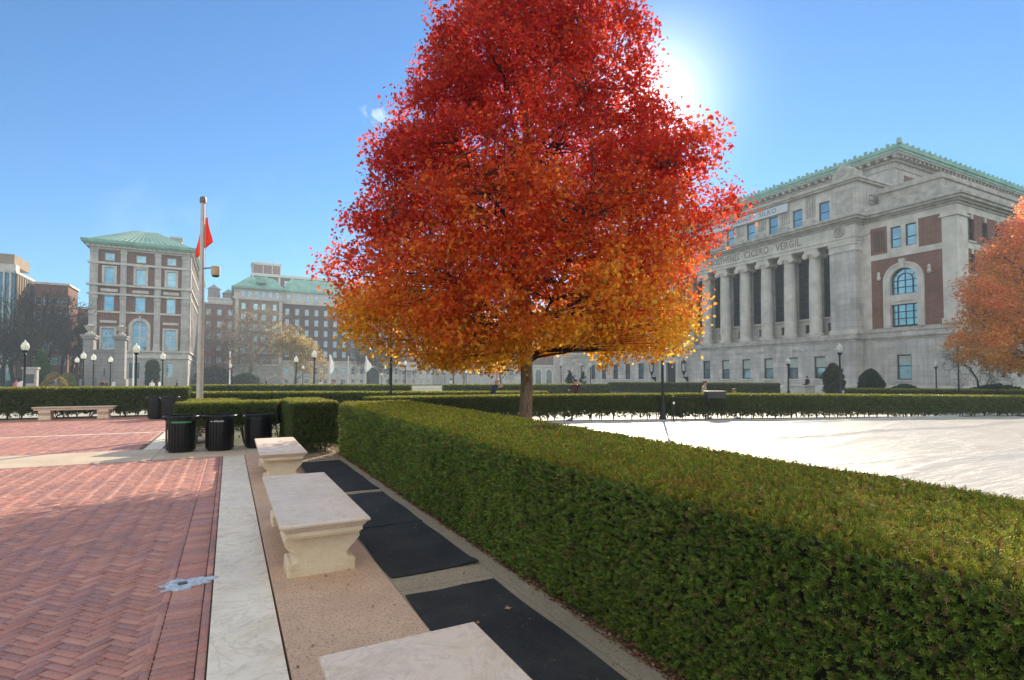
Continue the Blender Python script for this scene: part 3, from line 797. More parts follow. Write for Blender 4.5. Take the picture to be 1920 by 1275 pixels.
# templates: a yew tip with many needles; a coarse five-leaf tuft for far hedges
def yew_tip(nn, seed, ln=.42, wd=.055):
    q = np.random.default_rng(seed); v = []; f = []
    for i in range(nn):
        s = i/(nn-1); z0 = -.5+s*.85; a = i*2.4+q.uniform(-.3, .3); up = .35+.75*s
        d = np.array([math.cos(a), math.sin(a), up]); d /= np.linalg.norm(d)
        sd = np.cross(d, [0, 0, 1]); sd /= np.linalg.norm(sd); L = ln*q.uniform(.75, 1.15)*(1-.25*s)
        b = np.array([0, 0, z0]); k = len(v)
        v += [b-sd*wd*.3, b+sd*wd*.3, b+d*L*.6+sd*wd, b+d*L, b+d*L*.6-sd*wd]
        f += [(k, k+1, k+2, k+4), (k+4, k+2, k+3, k+3)]
    k = len(v); v += [np.array([-.03, 0, -.6]), np.array([.03, 0, -.6]), np.array([.02, 0, .4]), np.array([-.02, 0, .4])]; f.append((k, k+1, k+2, k+3))
    return np.array(v), np.array(f)
def split_tri(F):   # quads with repeated last index are triangles: store all as triangles
    T = [F[:, [0, 1, 2]]]; q = F[F[:, 2] != F[:, 3]]; T.append(q[:, [0, 2, 3]]); return np.concatenate(T)
T_FINE = [(lambda a: (a[0], split_tri(a[1])))(yew_tip(15, s)) for s in (1, 2, 3)]
T_MID = [(lambda a: (a[0], split_tri(a[1])))(yew_tip(8, s, .48, .085)) for s in (4, 5)]
T_FAR = [(lambda a: (a[0], split_tri(a[1])))(yew_tip(5, s, .62, .17)) for s in (6, 7)]
def cam_depth(P): return P[:, 0]*math.sin(TH)+P[:, 1]*math.cos(TH)
def fnoise(P, k, seed):
    q = np.random.default_rng(seed); s = np.zeros(len(P))
    for i in range(8):
        d = q.normal(size=3); d /= np.linalg.norm(d); f = k*q.uniform(.5, 1.9)
        s += np.sin(P@d*f+q.uniform(0, 6.28)+1.2*np.sin(P@(d[[1, 2, 0]])*f*.6+i))
    return s/8
def hedge_samples(a, b, wdt, h0, h1, dens, zlo, ends, inset=.05, seed=0):
    """points + outward normals on the clipped skin of a straight run a->b"""
    a = np.array(a, float); b = np.array(b, float); d = b-a; L = np.linalg.norm(d); d /= L; nrm = np.array([d[1], -d[0]])
    out = []
    def add(k, fs, ft, fz, N):
        s = fs; P = np.stack([a[0]+d[0]*s+nrm[0]*ft, a[1]+d[1]*s+nrm[1]*ft, fz], 1)
        out.append((P, np.tile(np.array(N, float), (len(P), 1))))
    hm = max(h0, h1)
    for sg in (-1, 1):
        k = int(L*hm*dens); s = rng.uniform(0, L, k); H = h0+(h1-h0)*s/L; z = zlo+(H-zlo)*rng.uniform(0, 1, k)
        add(k, s, np.full(k, sg*wdt/2), z, (nrm[0]*sg, nrm[1]*sg, 0))
    k = int(L*wdt*dens*1.1); s = rng.uniform(0, L, k); H = h0+(h1-h0)*s/L
    add(k, s, rng.uniform(-wdt/2, wdt/2, k), H, (0, 0, 1))
    for e, (s_, H) in enumerate(((0, h0), (L, h1))):
        if not ends[e]: continue
        k = int(wdt*H*dens); add(k, np.full(k, s_), rng.uniform(-wdt/2, wdt/2, k), zlo+(H-zlo)*rng.uniform(0, 1, k), (*(d*(1 if e else -1)), 0))
    P = np.concatenate([o[0] for o in out]); N = np.concatenate([o[1] for o in out])
    # round the arrises
    s = (P[:, :2]-a)@d; t_ = (P[:, :2]-a)@nrm; H = h0+(h1-h0)*np.clip(s/L, 0, 1)
    up = np.clip((P[:, 2]-(H-.09))/.09, 0, 1); sd_ = np.clip((np.abs(t_)-(wdt/2-.09))/.09, 0, 1)
    both = up*sd_
    P[:, 2] -= .03*both; off = (-np.sign(t_)*.03*both)[:, None]*nrm; P[:, :2] += off
    N = N+both[:, None]*np.stack([np.sign(t_)*nrm[0]*.8, np.sign(t_)*nrm[1]*.8, np.full(len(P), .8)], 1)
    return P, N
def core_box(g, a, b, wdt, h0, h1, zlo, ins):
    a = Vector(a); b = Vector(b); d = (b-a).normalized(); n = Vector((d.y, -d.x)); w2 = wdt/2-ins
    A = a+d*ins*.6; B = b-d*ins*.6
    def P(c, s, z): q = c+n*s*w2; return (q.x, q.y, z)
    g.ring([[P(A, -1, zlo), P(A, 1, zlo), P(A, 1, h0-ins), P(A, -1, h0-ins)], [P(B, -1, zlo), P(B, 1, zlo), P(B, 1, h1-ins), P(B, -1, h1-ins)]])
def hedge(label, runs, dens, size, tmpl, pal, zlo=.08, core_lo=.2, gap_z=0., ins=.09, jitter=.03, patch=None, group='clipped yew hedges', vis=None, lod=None, flat=0, stems=True):
    root = thing('hedge', label, 'hedge', (runs[0][0][0], runs[0][0][1], 0), group=group)
    sh = np.array([runs[0][0][0], runs[0][0][1], 0.])
    PP, NN = [], []
    for i, (a, b, wd, h0, h1, ends) in enumerate(runs):
        P, N = hedge_samples(a, b, wd, h0, h1, dens, zlo, ends); PP.append(P); NN.append(N)
    P = np.concatenate(PP); N = np.concatenate(NN); N /= np.linalg.norm(N, axis=1, keepdims=True)
    keep = np.ones(len(P), bool)
    if lod is not None:      # fewer, bigger tufts with distance; scale stays the plant's own nearby
        dc = np.linalg.norm(P-np.array([0, 0, 1.6]), axis=1); keep &= rng.uniform(0, 1, len(P)) < lod(dc)
    if gap_z > 0:            # thin foot: fewer leaves towards the ground, in clumps
        low = np.clip(P[:, 2]/gap_z, 0, 1); nn = fnoise(P, 9, 5)*.5+.5
        keep &= (nn*.5+rng.uniform(0, 1, len(P))*.6) < low*1.15+.02
    P, N = P[keep], N[keep]
    bumps = fnoise(P, 5.5, 2)*.5+fnoise(P, 17, 3)*.5
    side = (np.abs(N[:, 2]) < .5)
    P = P+N*(bumps*jitter*np.where(side, 1., .35)+rng.uniform(-.9, .35, len(P))*jitter*np.where(side, 1., .5))[:, None]
    x, y, z = rot_frames(len(P), N*np.where(side, 1., .7)[:, None]+np.array([[0, 0, .35]]), .55)
    S = rng.uniform(.75, 1.25, len(P))*size
    if lod is not None:
        dc = np.linalg.norm(P-np.array([0, 0, 1.6]), axis=1); S = S*np.clip(dc/3.6, 1.0, 1.9)
    pal = np.array(pal); C = pal[rng.integers(0, len(pal), len(P))]*rng.uniform(.75, 1.25, (len(P), 1))
    C = C*(1+.22*fnoise(P, 2.2, 9))[:, None]
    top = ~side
    C[top] = C[top]*(np.array([1.7, 1.25, .75]) if tmpl == 'fine' else np.array([3.0, 2.3, 1.0]))  # tops: yellow new growth, brightened further in colour to stand in for sunlight
    if patch is not None:
        for (pc, pr_, pcol) in patch:
            dd = np.linalg.norm((P-np.array(pc))*np.array([1, 1, .6]), axis=1)/pr_+.35*fnoise(P, 13, 4)
            mk = dd < 1+rng.uniform(-.3, .3, len(P)); C[mk] = np.array(pcol)*rng.uniform(.6, 1.3, (mk.sum(), 1))
    VV, FF, CC, off = [], [], [], 0
    if lod is not None:
        dc = np.linalg.norm(P-np.array([0, 0, 1.6]), axis=1); cls = np.where(dc < 4.6, 0, 1)
    else: cls = np.full(len(P), {'fine': 0, 'mid': 1, 'far': 2}[tmpl])
    for k, T in enumerate((T_FINE, T_MID, T_FAR)):
        idx = np.where(cls == k)[0]
        if len(idx) == 0: continue
        for q, (tv, tf) in enumerate(T):
            ii = idx[q::len(T)]
            if len(ii) == 0: continue
            V, F = stamp(tv, tf, P[ii]-sh, x[ii], y[ii], z[ii], S[ii])
            cc = np.repeat(C[ii], len(tv), axis=0)*rng.uniform(.85, 1.15, (len(V), 1)); VV.append(V); FF.append(F+off); CC.append(cc); off += len(V)
    link('foliage', np_mesh('hedge_foliage', np.concatenate(VV), np.concatenate(FF), np.concatenate(CC)), YEW, root)
    g = MB()
    for (a, b, wd, h0, h1, ends) in runs: core_box(g, a, b, wd, h0, h1, core_lo, ins)
    g.build('inner_twigs', CORE, root, shift=sh)
    if stems:
        sg = []
        for (a, b, wd, h0, h1, ends) in runs:
            a = np.array(a); b = np.array(b); L = np.linalg.norm(b-a); d = (b-a)/L; nrm = np.array([d[1], -d[0]]); k = max(2, int(L/.55))
            for i in range(k):
                for rw in (-.22, .22):
                    c = a+d*(i+.5+random.uniform(-.3, .3))*L/k+nrm*rw*wd
                    for _ in range(3):
                        e = c+np.array([random.uniform(-.14, .14), random.uniform(-.14, .14)]); sg.append((c[0], c[1], 0, e[0], e[1], core_lo+.12, .016, .009))
        V, F = tubes(sg, 5); link('stems', np_mesh('hedge_stems', V-sh, F, smooth=True), WOODT, root, kind='stuff')
    return root
GREENS = [(.18, .25, .034), (.13, .20, .030), (.23, .28, .04), (.09, .14, .026), (.26, .27, .045), (.16, .23, .026), (.19, .26, .034), (.13, .21, .030), (.10, .16, .028), (.24, .16, .06)]
DARKG = [(.075, .11, .022), (.055, .085, .020), (.095, .125, .026), (.12, .13, .03)]
def lod1(d): return np.clip(1.15*(3.4/np.maximum(d, .1))**1.25, .16, 1)
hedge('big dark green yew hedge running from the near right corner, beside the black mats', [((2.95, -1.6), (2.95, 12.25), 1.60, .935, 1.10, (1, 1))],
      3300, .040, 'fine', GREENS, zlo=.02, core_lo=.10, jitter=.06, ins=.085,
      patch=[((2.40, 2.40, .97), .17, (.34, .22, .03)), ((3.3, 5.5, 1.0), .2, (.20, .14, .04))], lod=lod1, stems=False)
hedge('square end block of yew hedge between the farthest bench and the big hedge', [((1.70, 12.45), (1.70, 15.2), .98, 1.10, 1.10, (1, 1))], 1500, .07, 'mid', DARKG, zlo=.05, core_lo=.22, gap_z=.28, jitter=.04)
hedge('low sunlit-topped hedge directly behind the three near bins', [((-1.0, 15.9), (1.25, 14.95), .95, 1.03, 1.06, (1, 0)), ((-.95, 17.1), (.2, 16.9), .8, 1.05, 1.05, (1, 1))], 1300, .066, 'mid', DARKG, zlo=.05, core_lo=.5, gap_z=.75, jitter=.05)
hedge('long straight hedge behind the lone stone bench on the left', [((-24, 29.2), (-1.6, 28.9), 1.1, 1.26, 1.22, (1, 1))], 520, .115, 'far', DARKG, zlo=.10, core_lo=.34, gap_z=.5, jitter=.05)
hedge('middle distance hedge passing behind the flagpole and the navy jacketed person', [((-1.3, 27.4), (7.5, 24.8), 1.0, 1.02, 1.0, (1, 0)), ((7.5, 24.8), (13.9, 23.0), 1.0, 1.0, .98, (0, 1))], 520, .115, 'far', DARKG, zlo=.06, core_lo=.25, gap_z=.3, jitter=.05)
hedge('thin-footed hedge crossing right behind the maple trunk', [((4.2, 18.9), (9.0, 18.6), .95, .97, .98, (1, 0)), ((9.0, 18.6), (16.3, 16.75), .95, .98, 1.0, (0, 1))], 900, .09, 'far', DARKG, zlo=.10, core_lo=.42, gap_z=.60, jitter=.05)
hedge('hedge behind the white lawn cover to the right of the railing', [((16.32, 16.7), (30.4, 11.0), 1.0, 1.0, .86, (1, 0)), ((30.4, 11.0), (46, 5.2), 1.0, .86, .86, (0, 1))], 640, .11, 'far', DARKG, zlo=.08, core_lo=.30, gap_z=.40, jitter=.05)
far_runs = [
    ('low far hedge left of the hall piers', [((-48, 47), (-16.5, 47.5), 1.2, 1.0, 1.0, (1, 1))]),
    ('low far hedge in front of the brick hall', [((-14.5, 47.8), (-4, 48.2), 1.2, 1.0, 1.0, (1, 1))]),
    ('low far hedge seen between the flagpole and the maple crown', [((-2.5, 48.5), (14, 46), 1.2, 1.12, 1.1, (1, 1))]),
    ('hazy far hedge under the left half of the maple crown', [((17, 45.5), (33, 43), 1.2, 1.1, 1.1, (1, 1))]),
    ('dark hedge strip at the foot of the library wall, left of the big dome bush', [((48.5, 62), (51.5, 38), 1.6, 1.15, 1.15, (1, 1))]),
    ('low dark hedge at the library foot right of the dome bush', [((46.5, 27.5), (50.0, 14), 1.4, .8, .8, (1, 1))]),
    ('sunny low hedge strip before the golden shrubs', [((-40, 66), (-6, 66), 1.6, .7, .7, (1, 1))]),
]
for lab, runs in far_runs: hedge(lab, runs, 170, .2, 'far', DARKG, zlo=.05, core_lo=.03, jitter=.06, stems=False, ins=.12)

# ================================================================ TREES
BARK = None
m, t, b_ = new_mat('furrowed_maple_bark'); p = pos(t, (1, 1, .18), obj=True)
n_ = noise(t, 26, 8, p, rough=.65, dist=.4)
t.links.new(ramp(t, n_, [(.35, (.13, .085, .05)), (.55, (.30, .21, .13)), (.75, (.42, .32, .21))]), b_.inputs['Base Color']); b_.inputs['Roughness'].default_value = .9
bump(t, b_, n_, 1.0, .03); BARK = m
BARKD = m_plain('dark_bark', (.03, .023, .018), .9, var=.4, vs=6, bmp=.4)
BARKP = m_plain('pale_plane_bark', (.20, .165, .13), .9, var=.4, vs=3, bmp=.3)
TWIGB = m_plain('dark_maple_branch', (.055, .035, .026), .85, var=.3, vs=6)
MAPLE = m_leaf('autumn_maple_leaf', .72, .45, .4)
LEAF_T = np.array([(0,-.55,0),(.16,-.25,.03),(.50,-.12,.12),(.24,.08,.03),(.34,.38,.12),(.10,.28,.0),(0,.62,.10),(-.10,.28,.0),(-.34,.38,.12),(-.24,.08,.03),(-.50,-.12,.12),(-.16,-.25,.03)])
LEAF_F = np.array([(0,1,11),(1,2,3),(1,3,9),(1,9,11),(9,10,11),(3,4,5),(3,5,9),(5,7,9),(7,8,9),(5,6,7)])
def curve_segs(P, r0, r1):
    n = len(P)-1; s = []
    for i in range(n):
        a = r0+(r1-r0)*i/n; b = r0+(r1-r0)*(i+1)/n; s.append((*P[i], *P[i+1], a, b))
    return s
def maple(label, loc, prof, nclust, per, leaf, colfn, trunk_r, H, bare_limbs=(), seed=3, first=2.0, sig=.24, spread=1.0, voids=.0, group='maples in autumn leaf', deep=.78):
    r = np.random.default_rng(seed)
    root = thing('maple_tree', label, 'tree', (loc[0], loc[1], 0), group=group)
    zt = np.array([q[0] for q in prof]); Lr = np.array([q[1] for q in prof]); Rr = np.array([q[2] for q in prof])
    rt = np.array([math.cos(TH), -math.sin(TH)])
    def radius(phi, z):
        c = np.cos(phi)*rt[0]+np.sin(phi)*rt[1]; 
        f_ = np.abs(np.cos(phi)*rt[1]-np.sin(phi)*rt[0]); return (np.interp(z, zt, Lr)*(1-c)/2+np.interp(z, zt, Rr)*(1+c)/2)*(1-(1-deep)*f_)
    # clusters
    K = nclust*4
    z = zt[0]+(zt[-1]-zt[0])*r.uniform(0, 1, K); phi = r.uniform(0, 2*PI, K)
    R0 = radius(phi, z); acc = r.uniform(0, 1, K) < (R0/R0.max())**1.15
    z, phi, R0 = z[acc][:nclust], phi[acc][:nclust], R0[acc][:nclust]
    rho = r.uniform(.06, 1, len(z))**.36
    lob = 1+.045*np.sin(3*phi+z*1.7)+.045*np.sin(5*phi-z*2.9+1)+.05*np.sin(9*phi+z*5)
    rad = R0*rho*lob
    C0 = np.stack([rad*np.cos(phi), rad*np.sin(phi), z], 1)
    if voids > 0:
        kp = (fnoise(C0, 2.0, seed+1) > -.20) | (r.uniform(0, 1, len(C0)) < .12); C0 = C0[kp]; rho = rho[kp]
    # limbs
    segs = []; nodes = [np.array([0, 0, 0.])]; nrad = [trunk_r]
    tz = np.linspace(0, H*.93, 16); wob = np.stack([.05*np.sin(tz*1.1), .05*np.cos(tz*.8)-.05, tz], 1); wob[0, :2] = wob[1, :2]
    tr_split = 3
    trs = [(*wob[i], *wob[i+1], trunk_r*(1-tz[i]/H)**.75, trunk_r*max(.03, (1-tz[i+1]/H))**.75) for i in range(15)]
    limb_nodes = [wob[i] for i in range(3, 16)]; limb_r = [trunk_r*.5*(1-tz[i]/H)+.008 for i in range(3, 16)]
    nl = 30
    for i in range(nl):
        f = (i/nl); z0 = first+(H*.72-first)*f**1.1; ph = i*2.399+r.uniform(-.3, .3)
        z1 = z0+(1.0+2.4*(1-f))*r.uniform(.6, 1.0)+(.8 if f > .5 else 0); z1 = min(z1, zt[-1]*.95)
        R1 = float(radius(np.array([ph]), np.array([z1]))[0])*.82
        x0 = np.array([np.interp(z0, tz, wob[:, 0]), np.interp(z0, tz, wob[:, 1]), z0]); e = np.array([R1*math.cos(ph), R1*math.sin(ph), z1])
        mid = x0*.45+e*.55+np.array([0, 0, .1+.25*(z1-z0)])*(-1 if f < .25 else 1)*.6
        pts = [x0]
        for s in np.linspace(.14, 1, 8): q = (1-s)**2*x0+2*s*(1-s)*mid+s*s*e+r.normal(0, .05, 3)*s; pts.append(q)
        rr = trunk_r*(.36-.22*f); segs += curve_segs(pts, rr, .012)
        for k, q in enumerate(pts[1:]): limb_nodes.append(q); limb_r.append(rr*(1-k/9)*.5+.004)
    for (pts, r0) in bare_limbs: segs += curve_segs([np.array(q) for q in pts], r0, .014)
    LN = np.array(limb_nodes); LR = np.array(limb_r)
    for c in C0:
        sc_ = c[0]*rt[0]+c[1]*rt[1]
        if len(bare_limbs) and .0 < sc_ < 2.0 and c[2] < 2.62: continue
        d = np.linalg.norm(LN-c, axis=1)+np.maximum(0, LN[:, 2]-c[2]+.1)*2.5; k = int(np.argmin(d)); a = LN[k]
        mid = (a+c)/2+r.normal(0, .06, 3); w_ = min(.014, LR[k]); segs += [(*a, *mid, w_, w_*.7), (*mid, *c, w_*.7, .003)]
    V, F = tubes(trs[:], 16)
    # trunk flare and slight fluting
    zz = V[:, 2]; fl = 1+.55*np.exp(-zz/.12)+.05*np.sin(np.arctan2(V[:, 1], V[:, 0])*5+zz*.7)
    cx = np.interp(zz, tz, wob[:, 0]); cy_ = np.interp(zz, tz, wob[:, 1]); V[:, 0] = cx+(V[:, 0]-cx)*fl; V[:, 1] = cy_+(V[:, 1]-cy_)*fl
    link('trunk', np_mesh('maple_trunk', V, F, smooth=True), BARK, root)
    V, F = tubes(segs, 6); link('branches', np_mesh('maple_branches', V, F, smooth=True), TWIGB, root)
    # leaves
    n = len(C0)*per; ci = np.repeat(np.arange(len(C0)), per)
    sz = r.normal(0, 1, (n, 3))*np.array([sig, sig, sig*.72])*spread
    P = C0[ci]+np.clip(sz, -1.75*sig, 1.75*sig)
    P[:, 2] = np.maximum(P[:, 2], zt[0]-.12+.12*np.sin(P[:, 0]*2.1+P[:, 1]*1.3))
    if len(bare_limbs):      # the low bare limb hangs clear of the leaves
        sd_ = P[:, 0]*rt[0]+P[:, 1]*rt[1]; lowz = 2.22+.16*np.clip(sd_-.5, 0, 1)+.07*np.sin(P[:, 0]*5+P[:, 1]*4)
        kp = ~((sd_ > .12) & (sd_ < 1.75) & (P[:, 2] < lowz)); P, ci = P[kp], ci[kp]; n = len(P)
    nrm = C0[ci]/np.linalg.norm(C0[ci]-np.array([0, 0, H*.45]), axis=1, keepdims=True)*.25
    Z = r.normal(size=(n, 3))+nrm+np.array([[0, 0, .35]]); Z /= np.linalg.norm(Z, axis=1, keepdims=True)
    dn = np.array([[0, 0, -1.]])+r.normal(0, .55, (n, 3)); X = np.cross(dn, Z); X /= np.linalg.norm(X, axis=1, keepdims=True); Y = np.cross(Z, X)
    S = leaf*r.uniform(.65, 1.25, n)
    V, F = stamp(LEAF_T, LEAF_F, P, X, Y, Z, S)
    C = colfn(P, C0[ci], r)
    C = np.repeat(C, len(LEAF_T), axis=0)
    link('crown', np_mesh('maple_crown', V, F, np.clip(C, 0, 1)), MAPLE, root)
    return root
def col_main(P, C0, r):
    c_l = np.array([(.97, .58, .03), (.97, .46, .02), (.92, .54, .04), (.94, .33, .02)])      # yellow orange
    c_m = np.array([(.95, .22, .02), (.88, .13, .02), (.96, .32, .025), (.78, .10, .025)])      # orange red
    c_h = np.array([(.70, .026, .014), (.58, .022, .015), (.80, .07, .016), (.46, .045, .018)])  # crimson
    h = P[:, 2]; side = P[:, 0]*math.cos(TH)-P[:, 1]*math.sin(TH)
    q = (h-2.0)/6.9+.30*fnoise(C0, 1.3, 21)+.16*fnoise(C0, 3.3, 22)-.055*(side > 0)*np.clip(side/3, 0, 1)+.05*np.clip(-side/3, 0, 1)+r.normal(0, .05, len(P))
    # the tree is reddest on its outer shoots
    rad = np.hypot(P[:, 0], P[:, 1]); q += .10*np.clip((rad-3.9)/1.2, 0, 1)
    i = r.integers(0, 4, len(P)); w1 = np.clip((q-.05)/.24, 0, 1)[:, None]; w2 = np.clip((q-.20)/.34, 0, 1)[:, None]
    C = c_l[i]*(1-w1)+c_m[i]*w1; C = C*(1-w2)+c_h[i]*w2
    C *= r.uniform(.70, 1.25, (len(P), 1))
    olive = r.uniform(0, 1, len(P)) < .05*(1-w2[:, 0]); C[olive] = np.array([.30, .24, .05])
    return C
k78 = 1/81.8
profm = [(y_, L, Rt) for y_, L, Rt in ((688, 40, 30), (676, 300, 180), (658, 320, 320), (640, 340, 352), (600, 388, 362), (540, 396, 356), (500, 394, 388), (450, 384, 402), (400, 366, 412), (350, 328, 412), (305, 306, 396), (275, 292, 356), (250, 282, 325), (215, 268, 298), (185, 256, 282), (150, 244, 276), (100, 228, 268), (50, 196, 250), (0, 146, 212), (-50, 95, 165), (-95, 50, 80))]
profm = [(1.6+(712-y_)*k78, L*k78*.90, Rt*k78*.91) for y_, L, Rt in profm]
limb = [((.05, 0, 1.95), (.28, -.12, 2.12), (.55, -.27, 2.18), (.85, -.42, 2.22), (1.08, -.54, 2.42), (1.2, -.6, 2.62), (1.75, -.85, 2.72))]
maple('large maple with crimson top and orange-gold underside behind the near hedge', (6.0, 10.87), profm, 2800, 70, .091, col_main, .155, 12.4,
      bare_limbs=[(limb[0], .038), (((.0, 0, 1.9), (-.3, .2, 2.5), (-1.1, .6, 2.75), (-2.1, 1.1, 2.6)), .03)], seed=5, first=2.0, voids=1, sig=.20, deep=.74)
def col_right(P, C0, r):
    c_a = np.array([(.88, .38, .06), (.76, .33, .07), (.92, .50, .10), (.72, .28, .05), (.62, .38, .10)])
    c_b = np.array([(.84, .15, .06), (.76, .20, .06), (.86, .36, .12), (.72, .13, .06), (.80, .26, .09)])
    q = np.clip((P[:, 2]-5.2)/3.5+.9*fnoise(C0, 1.3, 31)+.5*(np.hypot(P[:, 0], P[:, 1])-3.4), 0, 1)[:, None]
    i = r.integers(0, 5, len(P)); return (c_a[i]*(1-q)+c_b[i]*q)*r.uniform(.8, 1.5, (len(P), 1))
d2 = 33.; k2 = d2/1014; rx_, ry_ = W(1958, d2)
profr = [(1.6+(712-y_)*k2, L*k2*.86, L*k2*.80) for y_, L in ((702, 60), (690, 105), (670, 165), (640, 178), (600, 168), (560, 165), (520, 150), (480, 126), (450, 105), (420, 78), (395, 48), (370, 20))]
maple('russet orange maple cut off by the right edge, before the library', (rx_, ry_), profr, 1050, 46, .15, col_right, .2, 12.6, seed=9, first=2.4, sig=.30)

TWIG_D = BARKD
def bare_tree(label, loc, H, rad, mat_, seed, levels=5, spread=.62, nb=3, leaves=None, group='bare trees', trunk_frac=.26, name='bare_tree', up=.25, rmin=.012):
    r = random.Random(seed); segs = []; tips = []
    def grow(p, d, L, rr, lv):
        n = 3; pts = [p]
        for i in range(n):
            d = (d+Vector((r.gauss(0, .11), r.gauss(0, .11), r.gauss(0, .07)+.03))).normalized(); pts.append(pts[-1]+d*L/n)
        re = max(rmin, rr*.62)
        for i in range(n): segs.append((*pts[i], *pts[i+1], rr+(re-rr)*i/n, rr+(re-rr)*(i+1)/n))
        if lv == 0: tips.append(pts[-1]); return
        k = nb+(1 if r.random() < .4 else 0)
        for j in range(k):
            ax = d.orthogonal().normalized(); ax = Matrix.Rotation(j*2*PI/k+r.uniform(-.6, .6), 3, d) @ ax
            dd = (d+ax*spread*r.uniform(.7, 1.4)+Vector((0, 0, up*.5))).normalized()
            s0 = pts[-1] if j < 2 else pts[r.choice((1, 2))]
            grow(s0, dd, L*r.uniform(.62, .86), re*(.9 if j == 0 else .68), lv-1)
    root = thing(name, label, 'tree', (loc[0], loc[1], 0), group=group)
    grow(Vector((0, 0, 0)), Vector((r.gauss(0, .04), r.gauss(0, .04), 1)), H*trunk_frac, rad, levels)
    s = np.array(segs); zm = max(s[:, 5].max(), .1); k = H/zm; s[:, :6] *= k
    big = s[:, 6] > rad*.55
    V, F = tubes(s[big], 10); link('trunk', np_mesh('bare_trunk', V, F, smooth=True), mat_, root)
    V, F = tubes(s[~big], 4); link('crown', np_mesh('bare_crown', V, F), mat_, root)
    if leaves:
        cnt, size, pal, frac = leaves; q = np.random.default_rng(seed); T = np.array([tuple(v) for v in tips])*k
        T = T[q.uniform(0, 1, len(T)) < frac] if frac < 1 else T
        P = T[q.integers(0, len(T), cnt)]+q.normal(0, H*.018, (cnt, 3)); x, y, z = rot_frames(cnt, r=q)
        V, F = stamp(LEAF_T, LEAF_F, P, x, y, z, q.uniform(.7, 1.3, cnt)*size); C = np.array(pal)[q.integers(0, len(pal), cnt)]*q.uniform(.7, 1.2, (cnt, 1))
        link('leaves', np_mesh('sparse_leaves', V, F, np.repeat(C, len(LEAF_T), axis=0)), MAPLE, root)
    return root
OL = [(.16, .12, .05), (.12, .10, .045), (.20, .13, .05)]
for i, (u, d, H, rad, lab, lv, lf) in enumerate([
    (52, 84, 17.5, .42, 'dark bare tree with the thickest trunk, behind the tall cone evergreen', 5, None),
    (2, 88, 12.5, .30, 'bare tree with a brownish haze of twigs at the far left edge', 6, (2500, .25, OL, 1)),
    (92, 98, 15.5, .30, 'dark bare tree between the cone evergreen and the golden shrubs', 5, None),
    (112, 104, 16.5, .28, 'dark bare tree just behind the golden shrubs', 5, None),
    (134, 110, 16.5, .30, 'dark bare tree left of the first stone pier', 5, None),
    (152, 116, 14.0, .26, 'bare tree touching the left corner of the brick hall', 6, None),
    (28, 98, 14.5, .28, 'bare tree in front of the modern glass building', 6, (1500, .22, OL, 1)),
    (-30, 92, 14.0, .28, 'bare tree mostly beyond the left picture edge', 6, (1500, .22, OL, 1)),
]):
    bare_tree(lab, W(u, d), H, rad*1.15, BARKD, 40+i, levels=lv, nb=3, group='dark bare trees left of the brick hall', rmin=.03, trunk_frac=.2)
PL = [(.34, .25, .17), (.38, .28, .17), (.27, .22, .15)]
bare_tree('wide pale plane tree losing its leaves before the green roofed dormitory', W(468, 118), 18.5, .5, BARKP, 61, levels=6, spread=.75, leaves=(4200, .19, PL, .7), group='pale plane trees', rmin=.022, trunk_frac=.2)
bare_tree('pale thin tree right beside the flagpole with tan twigs', W(418, 128), 15, .32, BARKP, 62, levels=6, spread=.8, leaves=(2200, .2, PL, .6), group='pale plane trees', rmin=.022, trunk_frac=.2)
bare_tree('small tree with patches of orange and yellow leaves behind the lamps', W(552, 112), 13.5, .25, BARKP, 63, levels=6, spread=.7, leaves=(7000, .26, [(.50, .24, .05), (.46, .34, .07), (.34, .26, .08)], .35), group='pale plane trees', rmin=.02, trunk_frac=.2)
for i, (u, d, H, lab) in enumerate([(690, 120, 11, 'hazy bare tree behind the white flags'), (868, 125, 13, 'pale bare tree left of the maple trunk, under its crown'), (728, 128, 10, 'hazy bare tree behind the dark lamp post under the crown'), (940, 130, 12, 'hazy dark tree just left of the maple trunk')]):
    bare_tree(lab, W(u, d), H, .25, BARKP if i == 1 else BARKD, 70+i, levels=6, spread=.7, group='hazy trees seen under the maple crown', rmin=.02, trunk_frac=.2)
bare_tree('small leafless tree in front of the library corner, beside the russet maple', W(1838, 42), 4.6, .10, BARKD, 82, levels=6, spread=.95, rmin=.007, trunk_frac=.16, up=.12, group='leafless trees at the library foot')
bare_tree('tiny twiggy tree beside the library door', W(1290, 84), 4.0, .08, BARKD, 83, levels=5, spread=.7, rmin=.012, trunk_frac=.2, group='leafless trees at the library foot')

